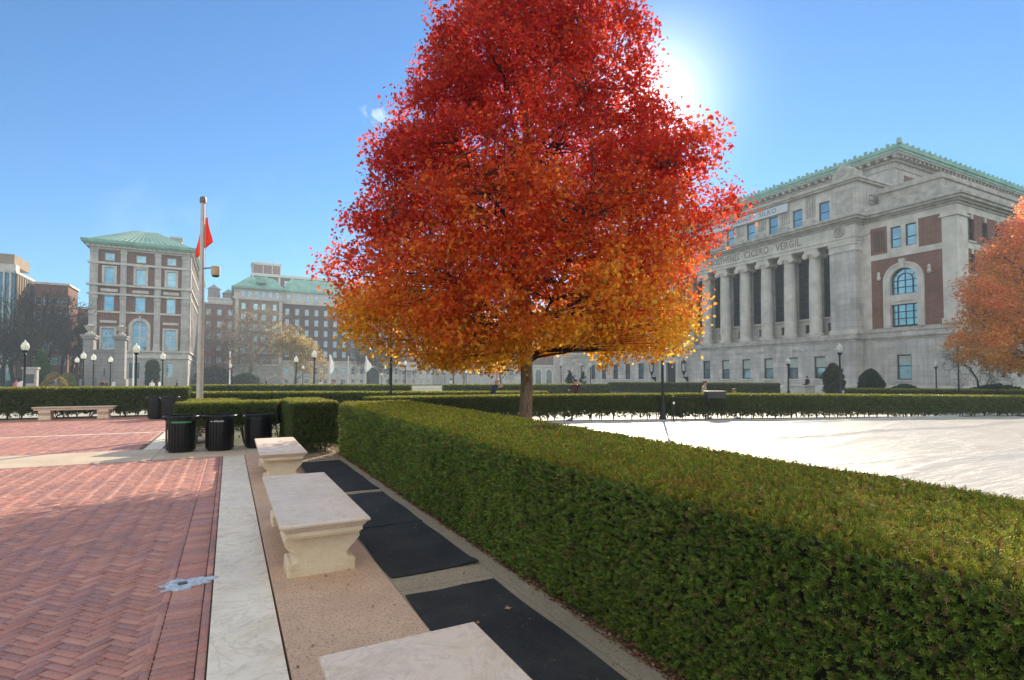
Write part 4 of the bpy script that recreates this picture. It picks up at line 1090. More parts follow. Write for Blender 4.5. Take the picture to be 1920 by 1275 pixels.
# shrubs -----------------------------------------------------------
def shrub(label, loc, prof, n, size, pal, name='shrub', lump=.08, seed=1, group=None):
    q = np.random.default_rng(seed); root = thing(name, label, 'shrub' if name != 'cone_evergreen' else 'evergreen', (loc[0], loc[1], 0), group=group)
    pz = np.array([a for a, b in prof]); prr = np.array([b for a, b in prof])
    z = q.uniform(pz[0], pz[-1], n*2); R0 = np.interp(z, pz, prr); acc = q.uniform(0, 1, n*2) < R0/prr.max()+.15; z = z[acc][:n]; R0 = R0[acc][:n]
    ph = q.uniform(0, 2*PI, len(z)); lb = 1+lump*np.sin(3*ph+z*4)+lump*np.sin(5*ph-z*6+2)+lump*.7*np.sin(11*ph+z*9)
    rr = R0*lb*q.uniform(.86, 1.03, len(z)); P = np.stack([rr*np.cos(ph), rr*np.sin(ph), z], 1)
    N = np.stack([np.cos(ph), np.sin(ph), np.full(len(z), .4)], 1); x, y, zz = rot_frames(len(z), N, .6, q)
    tv, tf = T_FAR[0]; V, F = stamp(tv, tf, P, x, y, zz, q.uniform(.7, 1.3, len(z))*size)
    C = np.array(pal)[q.integers(0, len(pal), len(z))]*q.uniform(.75, 1.25, (len(z), 1))*(1+.25*fnoise(P, 4, seed))[:, None]
    link('foliage', np_mesh('shrub_foliage', V, F, np.repeat(C, len(tv), axis=0)), YEW, root)
    g = MB(); g.lathe([(b*.84, a) for a, b in prof], 18); g.build('inner_twigs', CORE, root, smooth=True)
    return root
DG = [(.03, .055, .028), (.04, .07, .03), (.025, .045, .025)]
GO = [(.48, .30, .10), (.38, .27, .09), (.30, .26, .08), (.52, .30, .13)]
GY = [(.32, .32, .08), (.25, .28, .07), (.38, .36, .10)]
def dome(h, r): return [(0.02, r*.9), (h*.25, r), (h*.5, r*.94), (h*.75, r*.70), (h*.92, r*.36), (h, .05)]
def cone(h, r): return [(0.02, r*.9), (h*.2, r), (h*.5, r*.86), (h*.75, r*.55), (h*.92, r*.25), (h, .02)]
def colm(h, r): return [(0.02, r*.8), (h*.2, r), (h*.8, r), (h*.95, r*.7), (h, .1)]
shrub('tall dark green cone evergreen beside the stone plaque block', W(77, 72), cone(5.6, 1.05), 6000, .26, [(.08, .15, .055), (.10, .17, .06)], 'cone_evergreen', seed=2)
shrub('rounded bronze shrub next to the cone evergreen', W(101, 72), dome(2.6, 1.15), 2200, .22, GO, seed=3)
shrub('smaller golden shrub in front of the bronze one', W(113, 69), dome(1.9, .75), 1400, .2, GO, seed=4)
shrub('yellow-green rounded shrub rightmost of the golden clump', W(126, 72), dome(2.5, 1.0), 2200, .22, GY, seed=5)
shrub('dark narrow column shrub against the brick hall wall', W(286, 99), colm(5.2, .95), 4500, .34, [(.035, .06, .03), (.045, .07, .03)], 'column_shrub', seed=6)
shrub('big dark dome shrub at the library corner', W(1632, 49), dome(2.55, .98), 4500, .2, DG, seed=7)
shrub('low spreading dark shrub right of the dome shrub', W(1696, 47), dome(1.2, 1.05), 2600, .2, DG, lump=.16, seed=8)
shrub('upright feathery shrub beside the large lit lamp globe', W(1562, 51), [(0.02, .35), (.8, .62), (1.9, .75), (2.6, .5), (3.1, .1)], 2000, .28, [(.07, .08, .04), (.09, .085, .04)], lump=.2, seed=9)
shrub('dark mound shrub under the russet maple', W(1868, 40), dome(1.25, 1.9), 2600, .2, DG, lump=.12, seed=10)
shrub('hazy round evergreen at the far left end of the library', W(1085, 108), dome(4.4, 2.1), 2600, .45, DG, lump=.12, seed=11)
shrub('hazy feathery shrub beside the far left end of the library', W(1104, 104), dome(4.0, 1.3), 1400, .45, DG, lump=.2, seed=12)
shrub('dark shrub clump right of the flagpole, at the dormitory foot', W(462, 112), dome(3.0, 2.4), 1800, .45, DG, lump=.15, seed=13)
shrub('dark shrub clump at the foot of the hall lit side wall', W(402, 120), dome(4.5, 3.6), 2400, .5, DG, lump=.15, seed=14)
shrub('brown leafless thicket between golden shrubs and pier', W(146, 84), dome(2.6, 2.0), 1800, .4, [(.10, .07, .05), (.07, .055, .04)], lump=.2, seed=15)
# ================================================================ BUILDINGS
def settle(root, loc):
    root.location = loc
    for ch in root.children: ch.location = (-loc[0], -loc[1], -loc[2])
def arch_pts(uc, r, zs, n=20): return [(uc+r*math.cos(PI*k/n), zs+r*math.sin(PI*k/n)) for k in range(n+1)]
def P3(P, u, d, z): a = P(u, d); return (a[0], a[1], z)
def arch_corner(mb, P, uc, r, zs, ztop, d=0):
    """wall between a semicircle and the rectangle round it"""
    pts = arch_pts(uc, r, zs)
    for k in range(len(pts)-1):
        (a, b), (c, e) = pts[k], pts[k+1]
        mb.quad(P3(P, a, d, b), P3(P, c, d, e), P3(P, c, d, ztop), P3(P, a, d, ztop))
def arch_ring(mb, P, uc, ri, ro, z0, zs, d0, d1):
    inn = [(uc+ri, z0)]+arch_pts(uc, ri, zs)+[(uc-ri, z0)]; out = [(uc+ro, z0)]+arch_pts(uc, ro, zs)+[(uc-ro, z0)]
    for k in range(len(inn)-1):
        a, b, c, e = inn[k], inn[k+1], out[k+1], out[k]
        mb.quad(P3(P,a[0],d0,a[1]), P3(P,b[0],d0,b[1]), P3(P,c[0],d0,c[1]), P3(P,e[0],d0,e[1]))
        mb.quad(P3(P,a[0],d0,a[1]), P3(P,b[0],d0,b[1]), P3(P,b[0],d1,b[1]), P3(P,a[0],d1,a[1]))
        mb.quad(P3(P,e[0],d0,e[1]), P3(P,c[0],d0,c[1]), P3(P,c[0],d1,c[1]), P3(P,e[0],d1,e[1]))
def arch_pane(mb, P, uc, r, z0, zs, d):
    mb.poly([P3(P, uc+r, d, z0)]+[P3(P, a, d, b) for a, b in arch_pts(uc, r, zs)]+[P3(P, uc-r, d, z0)])

# ---- library -----------------------------------------------------
lib = thing('library_building', 'long grey limestone library with ionic columns, carved frieze and green gutter', 'building')
XC, XP, XI = 60.0, 61.5, 61.95
PC, PV, PI_ = PX(XC), PX(XP), PX(XI)
YA, YB = 34.5, 89.6        # colonnade block
lowY = [38.6+3.32*k for k in range(6)]; lowY += [124.2-y for y in lowY]
g = MB()
holes = [(y-.66, y+.66, 1.73, 4.28) for y in lowY]+[(61.1, 63.1, .45, 4.2)]
facade(g, PC, YA, YB, 0, 5.75, holes, .4)
g.quad((XC, YA, 0), (XP+.2, YA, 0), (XP+.2, YA, 5.75), (XC, YA, 5.75)); g.quad((XC, YB, 0), (XP+.2, YB, 0), (XP+.2, YB, 5.75), (XC, YB, 5.75))
pavh = [(29.9, 31.28, 1.6, 4.21)]
facade(g, PV, 25.75, YA, 0, 7.05, pavh, .4); facade(g, PV, YB, 98.6, 0, 7.05, [], .4)
SY = 25.75; PS = PY(SY)
facade(g, PS, XP, 104, 0, 7.05, [(x, x+.9, 1.9, 3.9) for x in (70, 73.5, 77, 80.5, 84, 87.5, 91)], .35)
g.build('base_wall', LIME, lib, fix=False)
g = MB()
g.box(XC-.10, XC+.3, YA-.1, YB+.1, 0, 1.0); g.box(XC-.16, XC+.3, YA-.16, YB+.16, 0, .55)
g.box(XP-.1, XP+.2, SY-.1, YA-.18, 0, 1.0); g.box(XP+.21, 104, SY-.1, SY+.1, 0, 1.0)
g.build('plinth', LIMEP, lib)
g = MB()   # belt ledge under the columns
g.box(XC-.08, XI, YA-.08, YB+.08, 5.75, 6.02); g.box(XC-.22, XI, YA-.22, YB+.22, 6.02, 6.22); g.box(XC-.05, XI, YA-.05, YB+.05, 6.22, 6.62)
g.box(XP-.08, XP+.3, SY-.08, YA-.23, 5.80, 6.02); g.box(XP-.2, XP+.3, SY-.2, YA-.23, 6.02, 6.2); g.box(XP-.10, XP+.3, SY-.10, YA-.06, 6.63, 7.06)
g.box(XP+.31, 104, SY-.2, SY+.1, 6.0, 6.2); g.box(XP+.31, 104, SY-.12, SY+.1, 6.63, 7.06)
g.build('belt_ledge', LIMED, lib, bevel=.02)
# carved frieze blocks over the lower windows
g = MB()
for y in np.arange(36.4, 88, 1.66):
    if abs(y-62) > 2.4: g.box(XC-.03, XC+.02, y-.55, y+.55, 4.86, 5.18)
g.build('carved_name_band', LIMED, lib)
# inner wall behind the columns
colY = [39.5+3.25*k for k in range(14)]
g = MB(); bays = [37.95]+[(colY[i]+colY[i+1])/2 for i in range(13)]
bays = [(colY[0]+37.3)/2-.05]+[(colY[i]+colY[i+1])/2 for i in range(13)]+[(colY[-1]+86.8)/2]
holes = []
for y in bays:
    hw = 1.25 if y not in (bays[0], bays[-1]) else .85
    holes += [(y-hw, y+hw, 8.95, 16.5), (y-.42, y+.42, 7.2, 8.2)]
facade(g, PI_, 37.3, 86.8, 6.62, 16.8, holes, .45); g.build('portico_wall', LIME, lib, fix=False)
g = MB()
for y in bays: g.box(XI-.14, XI+.02, y-1.2, y+1.2, 8.74, 8.93)
g.build('portico_sills', LIMEP, lib)
for y in bays:
    hw = 1.25 if y not in (bays[0], bays[-1]) else .85
    window(lib, PI_, y-hw, y+hw, 8.95, 16.5, .18, FRAME_D, GLASSD, mull=(.2, .5, .8), rails=(.14, .28, .42, .56, .70, .84), fw=.10, name='tall_window')
    window(lib, PI_, y-.42, y+.42, 7.2, 8.2, .3, FRAME_D, GLASSD, mull=(.5,), rails=(), name='small_window')
# piers at each end of the colonnade
for y0, y1 in ((YA, 37.3), (86.8, YB)):
    g = MB(); g.box(XC+.12, XI+.5, y0+.0, y1, 6.62, 15.75); g.build('pier', LIME, lib)
    g = MB(); g.box(XC+.02, XI+.5, y0-.08, y1+.08, 15.75, 15.95); g.box(XC+.06, XI+.5, y0-.05, y1+.05, 15.95, 16.45); g.box(XC-.02, XI+.5, y0-.12, y1+.12, 16.45, 16.78)
    g.box(XC, XI+.4, y0-.1, y1+.1, 6.625, 7.1); g.build('pier_capital', LIMEP, lib, bevel=.02)
# columns with fluted tapering shafts and scrolled capitals
for y in colY:
    g = MB(); xc = XC+.85
    prof = [(.70, 7.08), (.69, 9), (.675, 12), (.64, 14.5), (.60, 15.75)]
    g.lathe(prof, 40, (xc, y), 0, flute=.055)
    g.lathe([(.86, 6.63), (.86, 6.80), (.90, 6.86), (.88, 6.93), (.78, 6.98), (.80, 7.05), (.72, 7.10)], 28, (xc, y))
    col_ = g.build('column', LIMEP, lib)
    g = MB(); g.box(xc-.80, xc+.80, y-.82, y+.82, 16.45, 16.79)
    g.lathe([(.60, 15.7), (.66, 15.85), (.76, 16.05), (.76, 16.45)], 24, (xc, y))
    for sy in (-1, 1):
        cyy = y+sy*.72
        for xx0, xx1 in ((xc-.86, xc-.62), (xc+.62, xc+.86)):
            g.tube((xx0, cyy, 16.12), (xx1, cyy, 16.12), .33, n=18); g.tube((xx0-.03, cyy, 16.12), (xx0, cyy, 16.12), .17, n=14); g.tube((xx0-.05, cyy, 16.12), (xx0-.02, cyy, 16.12), .07, n=10)
        g.tube((xc-.62, cyy, 16.12), (xc+.62, cyy, 16.12), .22, n=12)
    g.box(xc-.84, xc-.60, y-.72, y+.72, 16.22, 16.44)
    g.build('capital', LIMEP, col_)
# entablature, cornice
g = MB(); g.box(XC, XI+.6, YA-.15, YB+.15, 16.8, 17.2); g.box(XC-.08, XI+.6, YA-.22, YB+.22, 17.2, 17.32); g.box(XC+.02, XI+.6, YA-.12, YB+.12, 17.32, 18.62)
g.build('frieze', LIMEP, lib, bevel=.015)
g = MB()
for (o_, za, zb) in ((.12, 18.62, 18.85), (.34, 18.85, 19.05), (.62, 19.05, 19.32), (.78, 19.32, 19.62)):
    g.box(XC-o_, XI+.6, YA-.12-o_, YB+.12+o_, za, zb)
    g.box(XP-o_, XP+3, SY-o_, YA-.13-o_, za-.05, zb-.05)
    g.box(XP+3.001, 104, SY-o_, SY+2, za-.05, zb-.05)
g.box(XP-.02, XP+3, SY-.02, YA-.3, 19.57, 20.45); g.box(XP+3.001, 104, SY-.02, SY+2, 19.57, 20.45)
g.build('cornice', LIMED, lib, bevel=.03)
def sign_text(txt, uc, zc, size, x, m, name, parent, sx=1, extr=.02):
    o = text_mesh(txt, size, m, name, parent, extr, .012, 1.12); me = o.data
    n = len(me.vertices); co = np.empty(n*3, dtype=np.float32); me.vertices.foreach_get('co', co); co = co.reshape(-1, 3)
    wv_ = np.ptp(co[:, 0]); k = sx/wv_ if sx > 1 else 1
    out = np.stack([x-co[:, 2], uc-co[:, 0]*k, zc+co[:, 1]], 1); me.vertices.foreach_set('co', out.ravel().astype(np.float32)); me.update(); return o
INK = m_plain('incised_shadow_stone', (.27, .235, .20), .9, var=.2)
fr = [c for c in lib.children if c.name.startswith('frieze')][0]
for txt, ya, yb in (('VERGIL', 44.0, 40.7), ('CICERO', 48.6, 45.0), ('DEMOSTHENES', 55.6, 49.4)):
    sign_text(txt, (ya+yb)/2, 17.95, 1.22, XC, INK, 'lettering', fr, abs(ya-yb))
g = MB()
for y in (44.55, 49.0): g.box(XC-.02, XC+.02, y-.06, y+.06, 17.88, 18.0)
g.build('lettering_dot', INK, fr)
g = MB()   # wreath and torch carved over the end pier
yc, zc = 36.1, 18.0
for k in range(22):
    a = -PI/2+.35+(2*PI-.7)*k/21
    g.tube((XC-.05, yc+.52*math.cos(a), zc+.50*math.sin(a)), (XC-.05, yc+.52*math.cos(a+.22), zc+.50*math.sin(a+.22)), .075+.03*(k % 2), n=6)
g.tube((XC-.06, yc, zc-.4), (XC-.06, yc, zc+.42), .07, n=6); g.tube((XC-.06, yc-.2, zc-.2), (XC-.06, yc-.2, zc+.25), .05, n=6); g.tube((XC-.06, yc+.2, zc-.2), (XC-.06, yc+.2, zc+.25), .05, n=6)
g.build('wreath_carving', LIMED, fr)
# attic storey with banner
XA = 61.0; PA = PX(XA); atY = [38.38+3.32*k for k in range(15)]
g = MB(); facade(g, PA, 37.4, 86.7, 19.62, 23.5, [(y-.64, y+.64, 19.98, 22.27) for y in atY], .4); g.build('attic_wall', LIMEP, lib, fix=False)
g = MB()
for y0, y1 in ((YA+.1, 37.4), (86.7, YB-.1)):
    g.box(XA-.16, 69.0, y0, y1, 19.62, 23.5)
g.build('attic_corner_block', LIME, lib)
g = MB(); g.box(XA-.20, XA-.155, 35.0, 36.9, 20.3, 22.9); g.build('sunk_panel', LIMED, lib)
g = MB()
for i in range(14):
    y = atY[i]+1.66
    for s_ in (-.62, -.3, .02, .34): g.box(XA-.10, XA+.02, y+s_, y+s_+.22, 20.9, 23.4)
    pts = [(y+.75*math.cos(PI*k/8), 19.98+.62*math.sin(PI*k/8)) for k in range(9)]
    g.prism(pts, 'x', XA-.55, XA-.2)
g.build('attic_pilasters', LIMED, lib)
g = MB(); g.box(XA-.45, 69, YA-.25, YB+.25, 23.5, 23.72); g.box(XA-.62, 69, YA-.42, YB+.42, 23.72, 23.98); g.box(XA-.1, 69, YA+.1, YB-.1, 23.98, 24.3)
g.build('attic_cornice', LIMED, lib, bevel=.03)
g = MB()   # crest block on the attic corner
pts = [(34.9, 24.3), (37.3, 24.3), (37.3, 25.0), (36.9, 25.15), (36.6, 25.55), (36.1, 25.75), (35.6, 25.55), (35.3, 25.15), (34.9, 25.0)]
g.prism(pts, 'x', XA-.1, XA+1.6); g.tube((XA-.2, 36.1, 25.0), (XA-.1, 36.1, 25.0), .42, n=16); g.build('crest_block', LIMED, lib, bevel=.03)
for i, y in enumerate(atY): window(lib, PA, y-.64, y+.64, 19.98, 22.27, .2, FRAME_D, m_s if False else GLASSB, rails=(.48,), fw=.09, name='attic_window')
PR_ = PY(YA+.1)
window(lib, PY(YA+.1-.17), 63.2, 64.3, 21.2, 22.3, .2, FRAME_D, GLASSD, rails=(.5,), name='attic_window')
bn = MB(); bn.box(XA-.33, XA-.29, 42.75, 62.0, 22.38, 23.42); bno = bn.build('banner', m_plain('white_banner_cloth', (.62, .64, .70), .7, var=.06, vs=.5), lib)
BLU = m_plain('grey_blue_letters', (.20, .25, .33), .8, var=.05)
sign_text('SILKO', 45.55, 22.9, .84, XA-.345, BLU, 'lettering', bno, 2.5, .006); sign_text('SHANGE', 49.6, 22.9, .84, XA-.345, BLU, 'lettering', bno, 3.3, .006)
g = MB(); g.box(XA-.35, XA-.33, 47.4, 47.52, 22.84, 22.96); g.build('lettering_dot', BLU, bno)
# stack tower: upper block
XS, YS = 69.0, 34.9
g = MB(); facade(g, PX(XS), YS, 90.0, 19.6, 27.3, [(y-.75, y+.75, 24.9, 25.35) for y in [39.2+3.32*k for k in range(14)]]+[(38.4, 39.1, 26.2, 26.4)], .3)
facade(g, PY(YS), XS, 71.0, 19.6, 27.3, [], .1); facade(g, PY(YS), 71.0, 104, 26, 27.3, [], .1); g.build('upper_block_wall', LIME, lib, fix=False)
g = MB(); facade(g, PY(YS), 71.0, 104, 20.4, 26, [], .1); g.build('upper_brick_panel', BRICK, lib, fix=False)
g = MB()
for y in [39.2+3.32*k for k in range(14)]: g.box(XS+.25, XS+.28, y-.74, y+.74, 24.91, 25.34)
g.build('slot_window', GLASSD, lib)
window(lib, PX(XS), 38.4, 39.1, 26.2, 26.4, .15, FRAME_D, GLASSB, rails=(), fw=.06, name='small_window')
g = MB()
for (o_, za, zb) in ((.10, 26.55, 26.72), (.30, 27.3, 27.52), (.95, 27.85, 28.05)):
    g.box(XS-o_, 104, YS-o_, 90+o_, za, zb)
g.box(XS+.02, 104, YS+.02, 89.9, 27.52, 27.85)
y = YS-.6
while y < 90.4: g.box(XS-.82, XS+.05, y, y+.34, 27.53, 27.845); y += .95
x = XS+.15
while x < 103: g.box(x, x+.34, YS-.82, YS+.05, 27.53, 27.845); x += .95
g.build('bracketed_eave', LIMED, lib)
g = MB(); g.box(XS-1.05, 104.5, YS-1.05, 91.05, 28.055, 28.4); g.box(XS-1.18, 104.5, YS-1.18, 91.2, 28.4, 28.76)
y = YS-1.15; k = 0
while y < 91:
    hh = .42 if k % 2 == 0 else .20; g.prism([(y-.16, 28.76), (y+.16, 28.76), (y+.20, 28.76+hh*.6), (y+.10, 28.76+hh), (y-.10, 28.76+hh), (y-.20, 28.76+hh*.6)], 'x', XS-1.18, XS-1.02); y += .62; k += 1
x = XS-.55; k = 0
while x < 103.5:
    hh = .42 if k % 2 == 0 else .20; g.prism([(x-.16, 28.76), (x+.16, 28.76), (x+.20, 28.76+hh*.6), (x+.10, 28.76+hh), (x-.10, 28.76+hh), (x-.20, 28.76+hh*.6)], 'y', YS-1.18, YS-1.02); x += .62; k += 1
g.prism([(XS-1.35, 28.76), (XS-.95, 28.76), (XS-1.0, 29.4), (XS-1.3, 29.4)], 'y', YS-1.35, YS-.95)
g.build('copper_gutter', COPPER, lib)
g = MB(); g.ring([[(XS-1, YS-1, 28.77), (104, YS-1, 28.77), (104, 91, 28.77), (XS-1, 91, 28.77)], [(XS+12, YS+12, 30.3), (96, YS+12, 30.3), (96, 80, 30.3), (XS+12, 80, 30.3)]])
g.build('roof', COPPER, lib)
g = MB(); g.box(62.5, 69.0, SY+1, 34.0, 20.3, 20.42); g.box(64.0, 104, 27.99, 34.05, 19.6, 22.2)
g.box(63.8, 104, 27.8, 34.05, 22.2, 22.45); g.box(64.0, 104, 28.0, 34.05, 22.45, 22.85); g.build('setback_parapet', LIMED, lib, bevel=.03)
g = MB(); g.box(70, 104, 35, 90, 5, 20); g.box(62.9, 104, 26.5, 34, 7, 19); g.box(62.9, 104, 90, 98, 7, 19); g.build('inner_core', LIMED, lib)
# pavilion: brick panels, arched window
g = MB(); zs_, uc_, ro_, ri_ = 11.9, 30.45, 1.86, 1.26
facade(g, PV, 27.0, 33.6, 7.06, 14.42, [(uc_-ro_, uc_+ro_, 7.06, zs_+ro_)], .12); arch_corner(g, PV, uc_, ro_, zs_, zs_+ro_)
facade(g, PV, 27.0, 33.6, 15.0, 17.9, [(29.0, 31.95, 15.0, 17.9)], .1)
facade(g, PS, 63.6, 104, 7.06, 14.42, [(x, x+1.15, 11.9, 13.9) for x in (63.75, 66.5, 69.25, 72, 74.75, 77.5, 80.25)], .3)
facade(g, PS, 63.6, 104, 15.0, 17.9, [(x, x+1.15, 15.2, 17.35) for x in (63.75, 66.5, 69.25, 72, 74.75, 77.5, 80.25)], .3)
facade(g, PV, 90.4, 97.4, 7.06, 14.42, [], .1); facade(g, PV, 90.4, 97.4, 15.0, 17.9, [], .1)
g.build('brick_panel', BRICK, lib, fix=False)
g = MB()
facade(g, PV, 25.75, 27.0, 7.06, 17.9, [], .1); facade(g, PV, 33.6, YA, 7.06, 17.9, [], .1); facade(g, PV, 27.0, 33.6, 14.42, 15.0, [], .1); facade(g, PV, 25.75, YA, 17.9, 18.7, [], .1)
facade(g, PV, 29.0, 31.95, 15.0, 17.9, [(29.2, 30.2, 15.38, 17.62), (30.62, 31.62, 15.38, 17.62)], .3)
facade(g, PS, XP, 63.6, 7.06, 17.9, [], .1); facade(g, PS, 63.6, 104, 14.42, 15.0, [], .1); facade(g, PS, XP, 104, 17.9, 18.7, [], .1)
facade(g, PV, YB, 90.4, 7.06, 18.7, [], .1); facade(g, PV, 97.4, 98.6, 7.06, 18.7, [], .1); facade(g, PV, 90.4, 97.4, 14.42, 15.0, [], .1); facade(g, PV, 90.4, 97.4, 17.9, 18.7, [], .1)
g.build('pavilion_stone', LIMEP, lib, fix=False)
g = MB(); g.box(XP-.18, XP+.1, 25.6, 27.15, 17.45, 17.62); g.box(XP-.1, XP+.1, 25.65, 27.08, 17.62, 17.9); g.box(XP-.16, XP+.1, 25.65, 27.1, 7.06, 7.6)
g.box(XP+.11, 63.75, 25.6, 25.74, 17.45, 17.62); g.box(XP-.14, XP+.1, YA-.9, YA-.02, 17.45, 17.7); g.build('pier_capital', LIMEP, lib)
g = MB(); g.box(XP-.06, XP+.01, 32.2, 33.3, 15.35, 17.55); g.box(XP-.03, XP+.012, 32.35, 33.15, 15.5, 17.4); g.build('brick_frame_panel', BRICKD, lib)
g = MB(); arch_ring(g, PV, uc_, ri_, ro_, 7.06, zs_, -.16, .45); arch_ring(g, PV, uc_, ro_-.16, ro_+.03, 7.06, zs_, -.24, 0)
g.prism([(uc_-.28, zs_+ro_+.32), (uc_+.28, zs_+ro_+.32), (uc_+.18, zs_+ri_-.05), (uc_-.18, zs_+ri_-.05)], 'x', XP-.42, XP+.1)
g.box(XP-.05, XP+.4, uc_-ri_, uc_+ri_, 9.42, 10.45); g.prism([(uc_-.9, 9.75), (uc_+.9, 9.75), (uc_, 10.2)], 'x', XP-.14, XP-.05)
for y in (28.1, 32.8): g.lathe([(.12, 12.2), (.2, 12.4), (.13, 12.7), (.17, 12.9), (.05, 13.1)], 10, (XP-.1, y))
g.build('arch_surround', LIMEP, lib)
aw = MB(); 
for zz in (7.25, 7.95, 8.65, 9.38): aw.box(XP+.27, XP+.36, uc_-ri_, uc_+ri_, zz-.04, zz+.04)
for yy, w_ in ((-.72, .05), (0, .03), (.72, .05), (-1.2, .05), (1.2, .05)): aw.box(XP+.25, XP+.37, uc_+yy-w_, uc_+yy+w_, 7.25, 9.4); aw.box(XP+.25, XP+.37, uc_+yy-w_, uc_+yy+w_, 10.45, zs_+.02)
for zz in (10.5, 11.2): aw.box(XP+.27, XP+.36, uc_-ri_, uc_+ri_, zz-.04, zz+.04)
arch_ring(aw, PV, uc_, .68, .77, zs_, zs_+.001, .25, .37); arch_ring(aw, PV, uc_, ri_-.08, ri_, zs_, zs_+.001, .25, .37)
for a in (PI/5, PI/2, 4*PI/5): aw.tube((XP+.3, uc_+.72*math.cos(a), zs_+.72*math.sin(a)), (XP+.3, uc_+1.22*math.cos(a), zs_+1.22*math.sin(a)), .03, n=6)
aw.box(XP+.25, XP+.37, uc_-.03, uc_+.03, zs_, zs_+.70); aw.box(XP+.27, XP+.36, uc_-ri_, uc_+ri_, zs_-.04, zs_+.04)
awo = aw.build('arched_window', FRAME_D, lib)
ap = MB(); arch_pane(ap, PV, uc_, ri_, 7.2, zs_, .32); ap.build('pane', GLASSB, awo, fix=False)
for a, b in ((29.2, 30.2), (30.62, 31.62)): window(lib, PV, a, b, 15.38, 17.62, .2, FRAME_D, GLASSB, rails=(.42,), fw=.1)
window(lib, PV, 29.9, 31.28, 1.6, 4.21, .22, FRAME_D, GLASS, rails=(.55,), fw=.11, sill=LIMEP, blind=(.35, BLIND))
for i, x in enumerate((63.75, 66.5, 69.25, 72, 74.75, 77.5, 80.25)):
    window(lib, PS, x, x+1.15, 15.2, 17.35, .2, FRAME_D, GLASSD, rails=(.5,), fw=.08, sill=LIMEP)
    window(lib, PS, x, x+1.15, 11.9, 13.9, .2, FRAME_D, GLASSD, rails=(.5,), fw=.08, sill=LIMEP)
g = MB()
for x in (63.75, 66.5, 69.25, 72, 74.75, 77.5, 80.25):
    for z in (13.9, 17.35): g.box(x+.42, x+.73, SY-.1, SY+.02, z, z+.45)
g.build('keystones', LIMEP, lib)
for x in (70, 73.5, 77, 80.5, 84, 87.5, 91): window(lib, PS, x, x+.9, 1.9, 3.9, .2, FRAME_D, GLASSD, fw=.07)
for i, y in enumerate(lowY):
    bl = (.5, BLIND) if i in (0, 1, 2, 3, 4, 6) else None
    window(lib, PC, y-.66, y+.66, 1.73, 4.28, .25, FRAME_D, GLASS, rails=(.5,), fw=.11, sill=LIMEP, blind=bl)
# door
g = MB(); g.box(XC-.12, XC+.1, 60.6, 61.1, .4, 4.2); g.box(XC-.12, XC+.1, 63.1, 63.6, .4, 4.2); g.box(XC-.2, XC+.1, 60.4, 63.8, 4.2, 4.75); g.box(XC-.3, XC+.1, 60.3, 63.9, 4.75, 4.9); g.build('door_surround', LIMEP, lib, bevel=.02)
g = MB(); g.box(XC+.25, XC+.33, 61.1, 62.09, .45, 4.2); g.box(XC+.25, XC+.33, 62.11, 63.1, .45, 4.2)
for yy in (61.25, 62.25):
    for zz in (.7, 1.9, 3.1): g.box(XC+.22, XC+.25, yy, yy+.7, zz, zz+.95)
dr = g.build('door', m_plain('dark_green_door', (.045, .055, .06), .5, var=.2), lib)
MB().tube((XC+.2, 62.1, 3.6), (XC+.249, 62.1, 3.6), .2, n=16).build('round_emblem', LIMEP, dr)
g = MB()
for i in range(3): g.box(XC-.4-.35*(2-i)-.01, XC, 59.5, 64.7, .15*i, .15*(i+1))
g.box(XC-3.2, XC-.17, 40, 58.8, 0, .62); g.box(XC-3.2, XC-.17, 65.5, 84, 0, .62); g.build('entrance_terrace', LIMEP, lib)
for y in (58.7, 65.5):
    g = MB(); g.box(XC-.95, XC-.01, y-.06, y+.06, 1.85, 2.05); g.prism([(XC-.01, 1.3), (XC-.01, 1.85), (XC-.8, 1.85)], 'y', y-.06, y+.06)
    ln = g.build('wall_lantern', BLACKM, lib)
    q = MB(); cx_ = XC-.85
    q.lathe([(.06, 2.05), (.10, 2.3), (.27, 2.75), (.34, 2.8), (.34, 2.88)], 6, (cx_, y)); q.lathe([(.36, 4.0), (.40, 4.08), (.22, 4.4), (.05, 4.55), (.02, 5.0)], 6, (cx_, y))
    for k in range(6): a = 2*PI*k/6; q.tube((cx_+.31*math.cos(a), y+.31*math.sin(a), 2.85), (cx_+.34*math.cos(a), y+.34*math.sin(a), 4.05), .035, n=5); q.tube((cx_+.34*math.cos(a), y+.34*math.sin(a), 4.05), (cx_+.38*math.cos(a), y+.38*math.sin(a), 4.4), .02, n=4)
    q.build('lantern_cage', BLACKM, ln)
    q = MB(); q.lathe([(.2, 2.9), (.24, 3.95)], 6, (cx_, y)); q.build('lantern_glass', m_plain('frosted_glass', (.62, .66, .68), .4, var=.05), ln)
split_parts(lib, {'attic_pilasters': 'attic_pilaster', 'pier_capital': 'pier_capital', 'brick_panel': 'brick_panel', 'attic_corner_block': 'attic_corner_block', 'slot_window': 'slot_window', 'portico_sills': 'portico_sill', 'keystones': 'keystone', 'entrance_terrace': 'terrace', 'arch_surround': 'arch_surround', 'pavilion_stone': 'pavilion_stone', 'plinth': 'plinth', 'sunk_panel': 'sunk_panel', 'inner_core': 'inner_wall', 'setback_parapet': 'setback_parapet', 'door_surround': 'door_surround', 'carved_name_band': 'carved_name_panel'})
settle(lib, (XC, 62, 0))

